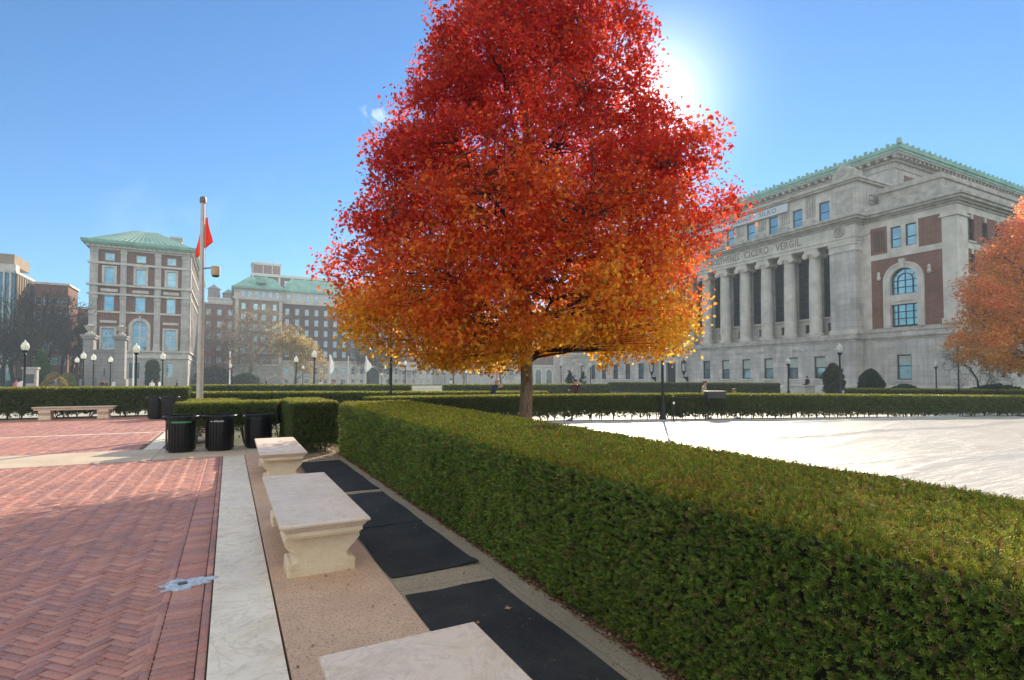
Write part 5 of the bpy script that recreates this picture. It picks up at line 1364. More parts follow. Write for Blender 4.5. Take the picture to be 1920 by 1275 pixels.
# ---- brick hall on the left ---------------------------------------
hall = thing('brick_hall', 'red brick and limestone hall with green copper hip roof behind the lamps', 'building')
HY = 125.0; PH = PY(HY); HX0, HX1, HYB = -23.25, -7.3, 170.
bays3 = [(-22.0, -18.55, -20.28, .76), (-17.6, -13.12, -15.36, .8), (-12.07, -8.62, -10.36, .76)]
holes_b = []
for a, b, c_, hw in bays3:
    holes_b += [(c_-hw, c_+hw, 14.6, 17.4), (c_-hw, c_+hw, 19.74, 22.75), (c_-hw, c_+hw, 24.1, 25.55)]
    if c_ != -15.36: holes_b.append((c_-.98, c_+.98, 7.3, 11.3))
g = MB(); AR = 1.73; AS = 13.42-AR
hb2 = holes_b+[(-15.36-AR, -15.36+AR, 7.2, AS+AR)]
for a, b, c_, hw in bays3: facade(g, PH, a, b, 7.2, 26.1, [h for h in hb2 if a < (h[0]+h[1])/2 < b], .35)
arch_corner(g, PH, -15.36, AR, AS, AS+AR); g.build('brick_wall', BRICK, hall, fix=False)
g = MB(); facade(g, PH, HX0, HX1, 0, 5.7, [(-16.9, -15.3, 1.9, 4.8), (-10.97, -9.8, 2.2, 4.85)], .35)
facade(g, PXr(HX1), HY, HYB, 0, 7.2, [(y, y+1.3, 2.2, 4.85) for y in np.arange(128, 168, 4.4)], .3)
g.build('base_wall', GRANB, hall, fix=False)
g = MB()
for a, b in ((HX0, -22.0), (-18.55, -17.6), (-13.12, -12.07), (-8.62, HX1)):
    g.box(a, b, HY-.28, HY+.1, 7.2, 26.1); g.box(a-.08, b+.08, HY-.36, HY+.1, 7.2, 7.9); g.box(a-.08, b+.08, HY-.38, HY+.1, 16.9, 17.2); g.box(a-.08, b+.08, HY-.38, HY+.1, 25.5, 25.8)
g.build('pilaster', LIME, hall)
g = MB()
for o_, za, zb in ((.15, 5.7, 6.0), (.30, 6.9, 7.2), (.34, 17.55, 17.9), (.48, 19.25, 19.6), (.32, 23.35, 23.75), (.1, 14.2, 14.55)):
    g.box(HX0-o_, HX1+o_, HY-o_-.1, HY+.2, za, zb); g.box(HX1-.1, HX1+o_, HY+.21, HYB, za, zb)
g.box(HX0-.05, HX1+.05, HY-.1, HY+.2, 6.0, 6.9)
for a, b, c_, hw in bays3:
    g.box(c_-1.3, c_+1.3, HY-.12, HY+.02, 18.2, 18.75); g.box(c_-hw-.15, c_+hw+.15, HY-.25, HY+.02, 17.4, 17.56)
    if c_ != -15.36: g.box(c_-1.3, c_+1.3, HY-.12, HY+.02, 12.3, 12.76)
g.build('string_course', LIMEP, hall)
g = MB()
for a, b, c_, hw in bays3:
    for (u0, u1, z0, z1, t_) in ((c_-hw, c_+hw, 19.74, 22.75, .36),)+(((c_-.98, c_+.98, 7.3, 11.3, .3),) if c_ != -15.36 else ()):
        g.box(u0-t_, u0, HY-.16, HY+.1, z0, z1+t_); g.box(u1, u1+t_, HY-.16, HY+.1, z0, z1+t_); g.box(u0, u1, HY-.16, HY+.1, z1, z1+t_)
arch_ring(g, PH, -15.36, 1.22, AR+.02, 7.2, AS, -.2, .3); g.box(-15.5, -15.22, HY-.35, HY, AS+1.1, AS+2.1)
g.box(-15.36-hw-.45, -15.36+hw+.45, HY-.4, HY+.05, 23.12, 23.34)
g.build('window_surround', LIMEP, hall)
for a, b, c_, hw in bays3:
    window(hall, PH, c_-hw, c_+hw, 14.6, 17.4, .2, FRAME_W, GLASSB, rails=(.5,), fw=.08)
    window(hall, PH, c_-hw, c_+hw, 19.74, 22.75, .2, FRAME_W, GLASSB, rails=(.5,), fw=.08)
    window(hall, PH, c_-hw, c_+hw, 24.1, 25.55, .2, FRAME_W, GLASSB, rails=(), mull=(.5,), fw=.10)
    if c_ != -15.36: window(hall, PH, c_-.98, c_+.98, 7.3, 11.3, .2, FRAME_W, GLASS, rails=(.3, .64,), mull=(.5,), fw=.16)
aw = MB(); arch_ring(aw, PH, -15.36, 1.08, 1.22, 7.3, AS, .2, .32)
for zz in (9.6, 11.6): aw.box(-16.5, -14.2, HY+.2, HY+.32, zz-.14, zz+.14)
aw.box(-15.5, -15.22, HY+.19, HY+.33, 7.3, AS+1.1); awo = aw.build('arched_window', FRAME_W, hall)
ap = MB(); arch_pane(ap, PH, -15.36, 1.15, 7.25, AS, .28); ap.build('pane', GLASS, awo, fix=False)
window(hall, PH, -16.9, -15.3, 1.9, 4.8, .2, FRAME_D, GLASSD, fw=.1); window(hall, PH, -10.97, -9.8, 2.2, 4.85, .2, FRAME_W, GLASS, fw=.1, rails=(.33, .66))
# lit side wall towards the lawn
PHr = PXr(HX1); g = MB(); sy_ = list(np.arange(128.2, 168, 4.4))
facade(g, PHr, HY, HYB, 7.2, 26.1, [(y, y+1.7, z0, z1) for y in sy_ for z0, z1 in ((8.2, 12), (14.6, 17.4), (19.74, 22.75), (24.1, 25.55))], .3); g.build('side_brick_wall', BRICK, hall, fix=False)
g = MB(); 
for y in [HY]+[y-1.7 for y in sy_]+[HYB-1]: g.box(HX1-.1, HX1+.26, y+.02, y+1.05, 7.2, 26.1)
g.build('side_pilaster', LIME, hall)
for y in sy_:
    for z0, z1 in ((8.2, 12), (14.6, 17.4), (19.74, 22.75), (24.1, 25.55)): window(hall, PHr, y, y+1.7, z0, z1, .2, FRAME_W, GLASS, fw=.1)
g = MB(); g.box(HX0, HX1, HY-.3, HYB, 26.1, 26.45); g.box(HX0-.6, HX1+.6, HY-.7, HYB, 26.45, 26.8)
x = HX0-.5
while x < HX1+.4: g.box(x, x+.4, HY-.95, HY-.7, 26.45, 26.8); x += .8
g.box(HX0-.02, HX0+.3, HY+.3, HYB, 0, 26.1); g.box(HX0, HX1, HYB-.3, HYB, 0, 26.1); g.build('eave_cornice', LIMEP, hall)
g = MB(); g.ring([[(HX0-.9, HY-1.1, 26.81), (HX1+.9, HY-1.1, 26.81), (HX1+.9, HYB, 26.81), (HX0-.9, HYB, 26.81)], [(HX0-1.25, HY-1.45, 27.2), (HX1+1.25, HY-1.45, 27.2), (HX1+1.25, HYB, 27.2), (HX0-1.25, HYB, 27.2)], [(HX0-1.3, HY-1.5, 27.7), (HX1+1.3, HY-1.5, 27.7), (HX1+1.3, HYB, 27.7), (HX0-1.3, HYB, 27.7)]])
g.build('copper_gutter', COPPER, hall)
def hip(x0, x1, y0, y1, z0, z1, run): return [[(x0, y0, z0), (x1, y0, z0), (x1, y1, z0), (x0, y1, z0)], [(x0+run, y0+run, z1), (x1-run, y0+run, z1), (x1-run, y1-run, z1), (x0+run, y1-run, z1)]]
g = MB(); g.ring(hip(HX0-.6, HX1+.6, HY-.8, HYB, 27.71, 31.5, 6.6))
rf = g.build('roof', COPPER, hall)
g = MB(); n = 18      # standing seams
for k in range(n+1):
    x = HX0+6.2+(HX1-HX0-12.4)*k/n; xb = HX0-.3+(HX1-HX0+.6)*k/n; g.tube((xb, HY-.7, 27.78), (x, HY+5.75, 31.55), .09, n=4)
g.build('standing_seams', m_plain('pale_copper_seam', (.42, .56, .48), .5), rf)
g = MB(); g.box(-11.2, -9.2, HY+7, HY+9, 28, 31.0); g.box(-11.4, -9.0, HY+6.8, HY+9.2, 31.0, 31.4); g.build('chimney', LIMED, rf)
split_parts(hall, {'pilaster': 'pilaster', 'side_pilaster': 'side_pilaster', 'window_surround': 'window_surround', 'brick_wall': 'brick_bay'})
settle(hall, (-15.3, HY, 0))

# ---- stone gate wall before the hall -------------------------------
gw = thing('stone_gate_wall', 'coursed grey stone gate with two tall piers and a dark plaque before the hall', 'gate')
GY = 95.0; PIERM = m_masonry('grey_pier_courses', (.34, .31, .30), (.38, .35, .34), (.22, .20, .19), 1.6, .9, .03, .2, .3)
def pxy(u, Y):   # x of an image column on the plane y = Y
    a = (u-960)/1014; return Y*(a*math.cos(TH)+math.sin(TH))/(-a*math.sin(TH)+math.cos(TH))
p1a, p1b, p2a, p2b = pxy(154, GY), pxy(174, GY), pxy(213, GY), pxy(233, GY)
for a, b in ((p1a, p1b), (p2a, p2b)):
    g = MB(); g.box(a, b, GY, GY+1.9, 0, 7.4); g.box(a-.25, b+.25, GY-.25, GY+2.1, 0, 1.7); o = g.build('pier', PIERM, gw)
    g = MB(); g.box(a-.2, b+.2, GY-.2, GY+2.1, 7.4, 7.7); g.box(a-.3, b+.3, GY-.3, GY+2.2, 7.7, 7.95); g.build('pier_cap', PIERM, o, bevel=.03)
    c_ = (a+b)/2; g = MB(); g.lathe([(.6, 7.96), (.6, 8.2), (.3, 8.3), (.25, 8.5), (.48, 8.8), (.75, 9.3), (.4, 9.35), (.2, 9.5)], 14, (c_, GY+.95)); g.build('urn', LIMED, o, smooth=True, autos=.8)
g = MB(); g.box(p1b, p2a, GY+.4, GY+1.5, 0, 5.6); g.box(p1b, p2a, GY+.3, GY+1.6, 5.6, 5.9); g.build('wall', PIERM, gw)
g = MB(); g.box(p1b+1.2, p2a-1.1, GY+.3, GY+.39, 2.1, 3.2); g.build('plaque', m_plain('dark_bronze', (.05, .06, .07), .4, .4), gw)
settle(gw, ((p1a+p2b)/2, GY, 0))
pb = thing('plaque_block', 'pale stone block with a dark plaque left of the cone evergreen', 'monument', (*W(58, 60), 0))
g = MB(); g.box(-.72, .72, -.5, .5, 0, .35); g.box(-.6, .6, -.4, .4, .35, 2.75); g.box(-.7, .7, -.5, .5, 2.75, 3.0); g.build('block', PIERM, pb, bevel=.02)
g = MB(); g.box(-.38, .38, -.43, -.401, 1.2, 2.2); g.build('plaque', m_plain('dark_bronze_plaque', (.06, .065, .07), .4, .4), pb)
bo = thing('stone_bollard', 'short rounded pale stone post beside the plaque block', 'bollard', (*W(41, 55), 0))
MB().lathe([(.3, 0), (.3, 1.15), (.24, 1.35), (.1, 1.45)], 14).build('post', LIMEP, bo, smooth=True, autos=.7)

# ---- generic blocks behind -----------------------------------------
def block(name, label, Y, x0, x1, D, H, wall, rows, cols, ww, glass, extras=None, z0=0, group=None, top=LIMEP, base_h=0, basem=None, colx=None, cat='building', frame=FRAME_W):
    root = thing(name, label, cat, group=group); P = PY(Y)
    cx = colx or [x0+(x1-x0)*(i+.5)/cols for i in range(cols)]
    holes = [(c-ww/2, c+ww/2, a, b) for c in cx for a, b in rows]
    g = MB(); facade(g, P, x0, x1, base_h, H, [h for h in holes if h[2] >= base_h], .3)
    g.quad((x1, Y, base_h), (x1, Y+D, base_h), (x1, Y+D, H), (x1, Y, H)); g.quad((x0, Y, base_h), (x0, Y+D, base_h), (x0, Y+D, H), (x0, Y, H)); g.quad((x0, Y+D, 0), (x1, Y+D, 0), (x1, Y+D, H), (x0, Y+D, H))
    g.build('wall', wall, root, fix=False)
    if base_h:
        g = MB(); facade(g, P, x0, x1, 0, base_h, [h for h in holes if h[2] < base_h], .3); g.quad((x1, Y, 0), (x1, Y+D, 0), (x1, Y+D, base_h), (x1, Y, base_h)); g.quad((x0, Y, 0), (x0, Y+D, 0), (x0, Y+D, base_h), (x0, Y, base_h)); g.build('base_wall', basem, root, fix=False)
    g = MB(); g.box(x0-.3, x1+.3, Y-.3, Y+D+.3, H, H+.5)
    if base_h: g.box(x0-.15, x1+.15, Y-.15, Y+.1, base_h-.25, base_h+.2)
    g.build('roof_edge', top, root)
    for a, b, c, d in holes: window(root, P, a, b, c, d, .2, frame, glass, fw=.12)
    if extras: extras(root, P)
    split_parts(root, {'top_floor_windows': 'top_floor_window', 'concrete_fins': 'concrete_fin', 'side_fins': 'side_fin', 'arched_doorway': 'arched_doorway', 'arch_trim': 'arch_trim', 'portico': 'portico'})
    settle(root, ((x0+x1)/2, Y, 0)); return root
def rows_(z0, n, st, h): return [(z0+st*i, z0+st*i+h) for i in range(n)]
BRICKM = m_masonry('brown_tan_brick', (.34, .21, .155), (.28, .17, .13), (.30, .22, .18), .42, .14, .014, .25, .2)
def dorm_x(root, P):
    g = MB(); g.box(1.0, 13.6, 169.8, 195, 24.3, 24.7); g.box(1.2, 2.1, 169.85, 170.0, 5.8, 24.3); g.box(12.55, 13.4, 169.85, 170.0, 5.8, 24.3); g.box(1, 13.5, 169.7, 170, 15.7, 16.1); g.box(1, 13.5, 169.7, 170, 9.0, 9.3); g.build('stone_trim', LIMEP, root)
    g = MB(); g.box(.2, 14.0, 168.9, 196, 27.4, 28.0); g.ring([[(.6, 169.3, 28.0), (13.8, 169.3, 28.0), (13.8, 195, 28.0), (.6, 195, 28.0)], [(4.6, 173, 31.4), (11, 173, 31.4), (11, 190, 31.4), (4.6, 190, 31.4)]]); rf = g.build('mansard_roof', COPPER, root)
    g = MB(); g.box(6.4, 9.0, 168.95, 173, 29.2, 31.0); g.build('dormer', COPPER, rf)
    g = MB(); 
    for x in np.linspace(3.1, 12.0, 6): g.box(x-.5, x+.5, 169.88, 169.93, 25.0, 26.7)
    g.build('top_floor_windows', GLASS, root)
block('dormitory', 'tan and brick dormitory with green mansard roof left of the maple crown', 170, .9, 13.5, 25, 24.5, BRICKM, rows_(6.3, 6, 3.05, 1.85), 4, 1.15, GLASSB, dorm_x, base_h=5.8, basem=GRANB, colx=[3.3, 6.4, 8.5, 11.4])
g = MB(); 
root = [o for o in COL.objects if o.name == 'dormitory'][0]
g.box(.9, 13.5, 170, 195, 25.0, 27.4); o = g.build('top_storey', LIMEP, root); o.location = (-7.2, -170, 0)
def wing_x(root, P):
    g = MB(); g.box(13.6, 60, 171.4, 190, 27.5, 28.1); g.ring([[(13.7, 171.7, 28.1), (60, 171.7, 28.1), (60, 190, 28.1), (13.7, 190, 28.1)], [(16, 175, 32), (58, 175, 32), (58, 187, 32), (16, 187, 32)]]); g.build('mansard_roof', COPPER, root)
    g = MB(); g.box(13.6, 60, 171.8, 172, 24.0, 27.5); g.build('top_storey', LIMEP, root)
    g = MB()
    for x in np.arange(15.2, 59, 2.6): g.box(x-.5, x+.5, 171.7, 171.79, 25.0, 26.7)
    g.build('top_floor_windows', GLASS, root)
    g = MB(); arch_ring(g, P, 40.0, 2.2, 2.8, 0, 3.2, -.3, .2); 
    for x in (49.0, 50.6, 52.4, 54.0): g.lathe([(.22, 0), (.2, 4.6)], 10, (x, 170.6))
    g.box(48.3, 54.7, 170.1, 171.9, 4.6, 5.3); g.box(13.6, 60, 171.7, 172, 6.9, 7.3); g.build('portico', LIMEP, root)
    g = MB(); arch_pane(g, P, 40.0, 2.2, 0, 3.2, -.02); g.build('archway', GLASSD, root, fix=False)
block('dormitory', 'dark brick dormitory wing with green roof running behind the maple crown', 172, 13.6, 60, 18, 24, BRICKD, [(.5, 1.7), (3.2, 5.2)]+rows_(8.4, 5, 3.1, 1.9), 17, 1.15, GLASS, wing_x, base_h=7.0, basem=LIMEP)
def arch_x(root, P):
    g = MB()
    for x in (99.5, 104.2, 109, 113.7): arch_ring(g, P, x, 1.25, 1.75, 0, 4.3, -.25, .1)
    g.box(60.2, 118, 177.7, 178, 6.7, 7.2); g.build('arch_trim', LIMEP, root)
    g = MB()
    for x in (99.5, 104.2, 109, 113.7): arch_pane(g, P, x, 1.25, 0, 4.3, -.02)
    g.build('arched_doorway', GLASSD, root, fix=False)
block('far_hall', 'hazy dark hall with round-arched doors glimpsed beside the maple trunk', 178, 60.2, 118, 18, 22, BRICKD, [(3.4, 5.3)]+rows_(8.6, 4, 3.3, 2.0), 15, 1.2, GLASSD, arch_x, base_h=6.8, basem=GRANB, frame=FRAME_D)
block('brick_apartment', 'low dark brick block between the flagpole and the green roofed dormitory', 200, -11, 1.6, 18, 26.2, BRICK, rows_(7, 5, 3.9, 2.0), 4, 1.3, GLASS, top=LIMED)
def slab_x(root, P):
    g = MB()
    for x in np.arange(7.0, 50, 4.6): g.box(x, x+.7, 224.6, 225, 34.5, 41.2)
    g.box(6.6, 52, 224.4, 226, 40.9, 41.9); g.box(6.6, 52, 224.4, 226, 36.4, 36.9); g.build('pale_bands', FRAME_W, root)
block('slab_block', 'long pale banded slab block rising behind the green roofs', 225, 7, 52, 14, 41.2, BRICKD, [(37.6, 39.9)], 9, 2.6, GLASS, slab_x, top=FRAME_W, frame=FRAME_D)
def tow_x(root, P):
    g = MB()
    for x in (7.4, 11.0, 14.2, 17.2): g.box(x, x+.25, 229.8, 230, 41.8, 46.6)
    g.box(7.4, 17.4, 229.8, 230, 46.2, 46.6); g.box(11.5, 13, 231, 233, 46.8, 47.8); g.build('pale_bands', FRAME_W, root)
block('rooftop_plant', 'brown brick penthouse box on top of the pale slab block', 230, 7.3, 17.5, 9, 46.6, BRICKT if False else BRICK, [], 1, 1, GLASS, tow_x, z0=41)
def fins(root, P):
    g = MB()
    for x in np.arange(-55, -40.6, 1.05): g.box(x, x+.28, 149.5, 150.1, 3, 24.4)
    g.box(-56, -40.4, 149.6, 152, 24.4, 26.0); g.build('concrete_fins', LIMEP, root)
    g = MB(); g.box(-56, -41.0, 151, 161, 26.0, 28.4); g.build('penthouse', BRICKT, root)
    g = MB(); 
    for y in np.arange(150.3, 161.5, 1.5): g.box(-40.55, -40.2, y, y+.7, 2, 24.0)
    g.build('side_fins', BRICKT, root)
block('modern_block', 'modern glass and concrete block with vertical fins at the far left', 150, -56, -40.6, 12, 24.2, m_glass('curtain_glass', (.16, .26, .28), .6), [], 1, 1, GLASS, fins)
block('brick_apartment', 'brown brick block with stone parapet between bare trees and the hall', 158, -39.4, -33.3, 9, 23.3, BRICK, rows_(5, 5, 3.4, 1.9), 4, 1.2, GLASSD, top=LIMEP)
block('brick_apartment', 'low pink-grey block just left of the hall roofless corner, behind bare trees', 185, -40, -26, 18, 21, BRICK, rows_(5, 4, 3.2, 1.8), 5, 1.3, GLASSB, top=LIMEP)
for i, (u, z, lab) in enumerate(((399, 35.5, 'left wooden water tower on the distant roofs'), (426, 34.0, 'right wooden water tower, standing apart on the distant roofs'))):
    x = pxy(u, 230); r = thing('water_tower', lab, 'water tower', (x, 230, 24), group='rooftop water towers')
    MB().lathe([(2.1 if i == 0 else 1.9, z-24-4), (2.0, z-24)], 16).build('tank', m_plain('tank_wood', (.22, .19, .17), .9), r)
    MB().lathe([(2.4, z-24), (.1, z-24+1.8)], 16).build('conical_roof', m_plain('tank_roof', (.20, .20, .20), .9), r)
    g = MB()
    for a in range(4): g.tube((1.7*math.cos(a*PI/2+.7), 1.7*math.sin(a*PI/2+.7), 0), (1.5*math.cos(a*PI/2+.7), 1.5*math.sin(a*PI/2+.7), z-28), .15, n=5)
    g.build('legs_frame', m_plain('tank_steel', (.12, .12, .12), .7), r)
block('distant_block', 'pale distant block under the water towers', 228, pxy(388, 228), pxy(442, 228), 10, 31.6, LIMEP, rows_(20, 3, 3.6, 1.8), 4, 1.4, GLASS)

# ================================================================ LAMPS
m, t, b_ = new_mat('lamp_globe_glass'); b_.inputs['Base Color'].default_value = (.86, .86, .82, 1); b_.inputs['Roughness'].default_value = .25
tr = t.nodes.new('ShaderNodeBsdfTranslucent'); tr.inputs[0].default_value = (.92, .90, .84, 1)
ms = t.nodes.new('ShaderNodeMixShader'); ms.inputs[0].default_value = .55
t.links.new(b_.outputs[0], ms.inputs[1]); t.links.new(tr.outputs[0], ms.inputs[2]); t.links.new(ms.outputs[0], t.nodes['Material Output'].inputs[0]); GLOBE = m
def make_lamp(label, group='black campus lamp posts with white globes'):
    r = thing('street_lamp', label, 'street lamp', group=group)
    g = MB(); g.lathe([(.20, 0), (.20, .10), (.15, .16), (.14, .62), (.10, .70), (.078, .78), (.066, 2.2), (.056, 3.36), (.085, 3.40), (.06, 3.46), (.10, 3.52), (.17, 3.60), (.18, 3.66), (.16, 3.69)], 16)
    g.build('post', BLACKM, r, smooth=True, autos=.7)
    MB().lathe([(.15, 3.69), (.215, 3.78), (.245, 3.92), (.235, 4.02), (.19, 4.12), (.17, 4.15)], 18).build('globe', GLOBE, r, smooth=True, autos=.9)
    MB().lathe([(.175, 4.145), (.19, 4.17), (.10, 4.26), (.05, 4.29), (.035, 4.34), (.045, 4.37), (.01, 4.42)], 14).build('cap', GLOBE, r, smooth=True, autos=.7)
    return r
LAMPS = [  # image column, globe row -> distance from the globe height 3.93
    (46, 650, 'lamp post before the bare trees, left of the plaque block', 0),
    (156, 668, 'lamp post beside the left stone gate pier', 0),
    (175, 671, 'lamp post just right of the left stone gate pier', 0),
    (207, 675, 'smaller looking lamp post in front of the gate wall plaque', 0),
    (255, 655, 'largest looking lamp post before the brick hall arch window', 0),
    (305, 669, 'lamp post before the right bay of the brick hall', 0),
    (144, 676, 'far lamp post left of the stone gate, by the brown thicket', 0),
    (432, 686, 'short far lamp post near the striped pole', 0),
    (555, 675, 'lamp post before the orange-yellow leaved tree', 0),
    (568, 689, 'far small lamp post between two taller lamps left of the maple', 0),
    (589, 665, 'tall lamp post just left of the maple crown edge', 0),
    (760, 682, 'lamp post under the crown, right of the dark thick pole', 0),
    (834, 697, 'far lamp post with tiny globe left of the pale bare tree', 0),
    (850, 673, 'lamp post with globe touching the crown edge near the pale bare tree', 0),
    (874, 698, 'far lamp post right of the pale bare tree', 0),
    (932, 686, 'lamp post behind the navy jacketed person', 0),
    (716, 702, 'hazy far lamp post right of the right white flag', 0),
    (1052, 684, 'hazy far lamp post at the library far end', 0),
    (1107, 686, 'far lamp post before the far library windows', 0),
    (1478, 678, 'lamp post before the fifth library window from the corner', 3.3),
    (1575, 655, 'large lamp post with bright globe near the library corner', 0),
    (1755, 684, 'lamp post right of the pavilion ground window', 2.8),
]
lp = None
for u, v, lab, hz in LAMPS:
    gh = hz or 3.93; d = (gh-1.6)*1014/(712-v)
    o = make_lamp(lab) if lp is None else copy_tree(lp); lp = lp or o
    if d > 125: gh = 1.6+(712-v)/1014*112; d = 112
    x, y = W(u, d)
    if x > 58.6: s = 58.4/x; d *= s; x, y = x*s, y*s; gh = 1.6+(712-v)/1014*d
    k = gh/3.93; o.location = (x, y, 0); o.scale = (1, 1, k) if k > .8 else (k, k, k); o['label'] = lab
for u, v0, d, lab in ((733, 610, 20.6, 'dark lamp post rising into the left of the maple crown'), (1242, 600, 21.5, 'dark lamp post by the railing, rising into the right of the maple crown'), (1797, 640, 40, 'dark lamp post rising into the russet maple')):
    o = copy_tree(lp); o.location = (*W(u, d), 0); o.scale = (.72, .72, 1.12); o['label'] = lab; o['group'] = 'dark lamp posts with heads inside tree crowns'

# ================================================================ FLAGS ON WHITE POLES
WP = m_plain('white_painted_pole', (.68, .68, .66), .4, var=.06)
m, t, b_ = new_mat('white_flag_nylon'); b_.inputs['Base Color'].default_value = (.80, .80, .80, 1); b_.inputs['Roughness'].default_value = .7
tr = t.nodes.new('ShaderNodeBsdfTranslucent'); tr.inputs[0].default_value = (.85, .85, .85, 1)
ms = t.nodes.new('ShaderNodeMixShader'); ms.inputs[0].default_value = .5
t.links.new(b_.outputs[0], ms.inputs[1]); t.links.new(tr.outputs[0], ms.inputs[2]); t.links.new(ms.outputs[0], t.nodes['Material Output'].inputs[0]); WFLAG = m
for u, vt, d, lab, fl in ((618, 664, 70, 'white pole with a limp white flag, left of the bare white pole', 1), (653, 668, 72, 'bare white pole between the two white flags', 0),
                          (686, 667, 68, 'white pole with a pointed white flag blown to the right', 2), (431, 659, 66, 'thin white pole with red bands right of the flagpole', 3), (250, 652, 64, 'pale pole touching the largest lamp before the hall', 0)):
    x, y = W(u, d); h = 1.6+(712-vt)/1014*d
    r = thing('small_flagpole', lab, 'flagpole', (x, y, 0), group='slim poles on the far lawns')
    MB().lathe([(.08, 0), (.06, h*.97), (.09, h*.975), (.02, h)], 10).build('pole', WP, r, smooth=True, autos=.7)
    k = d/1014
    if fl == 1: cloth([0, 0, 0, .02, .02, .05], [.10, .32, .5, .55, .42, .12], [h-.1, h-.6, h-1.2, h-1.8, h-2.3, h-2.7], WFLAG, 'flag', r, .1, 6, yoff=.1)
    if fl == 2: cloth([-.05, -.08, -.14, -.18, -.18, -.12], [.05, .30, .60, .80, .45, .06], [h-.1, h-.6, h-1.05, h-1.35, h-1.75, h-2.1], WFLAG, 'flag', r, .12, 5, yoff=.1)
    if fl == 3:
        g = MB(); 
        for i in range(2): g.lathe([(.095, h*(.55+.25*i)), (.095, h*(.60+.25*i))], 10)
        g.build('red_band', m_plain('red_band_paint', (.45, .08, .07), .6), r)

# ================================================================ BOX AND RAILING BY THE HEDGE GAP
r = thing('equipment_box', 'dark grey lidded box on thin legs in front of the hedge, beside the railing', 'box', (*W(1340, 21.6), 0), rz=-TH)
DGREY = m_plain('dark_grey_plastic', (.025, .025, .027), .5, var=.2)
g = MB(); g.box(-.36, .36, -.2, .2, .86, 1.10); g.build('body', DGREY, r, bevel=.012)
g = MB(); g.box(-.39, .39, -.23, .23, 1.10, 1.155); g.build('lid', m_plain('grey_box_lid', (.09, .09, .095), .3, var=.1), r, bevel=.012)
for sx in (-1, 1):
    for sy in (-1, 1): g = MB(); g.tube((sx*.32, sy*.16, .0), (sx*.32, sy*.16, .86), .014, n=6); g.build('leg', BLACKM, r)
r = thing('railing', 'low black metal railing running from the dark lamp post to the box', 'railing', (*W(1294, 21.0), 0), rz=-TH)
g = MB(); g.tube((-.55, 0, .90), (.56, 0, .93), .024, n=6); g.tube((-.55, 0, .84), (.56, 0, .87), .010, n=6); g.tube((-.55, 0, .2), (.56, 0, .2), .010, n=6); g.tube((-.55, 0, .32), (.56, 0, .32), .010, n=6); g.build('rails', BLACKM, r)
for x in (-.55, -.18, .19, .56): MB().tube((x, 0, 0), (x, 0, .93), .014, n=6).build('post', BLACKM, r)
r = thing('gate_post', 'short dark post with a white reflector beside the tall dark lamp post', 'post', (*W(1262, 20.6), 0))
MB().lathe([(.03, 0), (.028, .93), (.045, .94), (.04, .97)], 10).build('post', BLACKM, r)
MB().tube((-.02, -.06, .72), (-.02, -.03, .72), .05, n=10).build('reflector', WHT, r)
for u, d, lab in ((1408, 21.3, 'thin stake in front of the hedge, right of the box'),):
    r = thing('stake', lab, 'stake', (*W(u, d), 0)); MB().tube((0, 0, 0), (0, 0, .97), .014, n=6).build('rod', BLACKM, r); MB().tube((0, 0, .97), (0, 0, 1.0), .02, n=6).build('tip', WHT, r)

# ================================================================ PARKED CAR, PLANTERS, STONE SEATS
def car(label, loc, rz, col_):
    r = thing('parked_car', label, 'car', (loc[0], loc[1], 0), rz)
    g = MB(); prof = [(-2.2, .35), (-2.25, .7), (-2.1, .92), (-1.35, 1.0), (-.7, 1.42), (.8, 1.45), (1.5, 1.02), (2.15, .92), (2.25, .6), (2.2, .35)]
    g.ring([[(x, -.86, z) for x, z in prof], [(x, -.88 if z < 1.1 else -.72, z) for x, z in prof], [(x, .88 if z < 1.1 else .72, z) for x, z in prof], [(x, .86, z) for x, z in prof]])
    g.build('body', m_plain('car_paint', col_, .25, .3, var=.03), r, bevel=.03)
    g = MB(); g.prism([(-1.2, 1.03), (-.68, 1.36), (.76, 1.39), (1.32, 1.05)], 'y', -.885, .885); g.build('windows', GLASSD, r)
    for x in (-1.4, 1.4):
        for y in (-.8, .8):
            w_ = MB().tube((x, y-.1, .33), (x, y+.1, .33), .33, n=18).build('wheel', LINER, r); MB().tube((x, y-.11, .33), (x, y+.11, .33), .18, n=12).build('rim', POLE, w_)
    for y in (-.6, .6): MB().box(2.2, 2.27, y-.15, y+.15, .6, .72).build('headlight', GLOBE, r)
car('dark blue car parked at the far left edge behind the bare trees', W(6, 92), .1, (.03, .05, .09))
r = thing('stone_planter', 'pale stone box seat at the library foot, left of the feathery shrub', 'planter', (*W(1500, 53.5), 0))
g = MB(); g.box(-.8, .8, -1.0, 1.0, 0, .95); g.box(-.88, .88, -1.08, 1.08, .95, 1.08); g.build('box', LIMEP, r, bevel=.02)
r = thing('dark_planter', 'dark square planter on the walk before the library door', 'planter', (*W(1199, 78), 0))
g = MB(); g.box(-.4, .4, -1.5, 1.5, 0, 1.1); g.box(-.46, .46, -1.56, 1.56, 1.1, 1.22); g.build('box', DGREY, r)

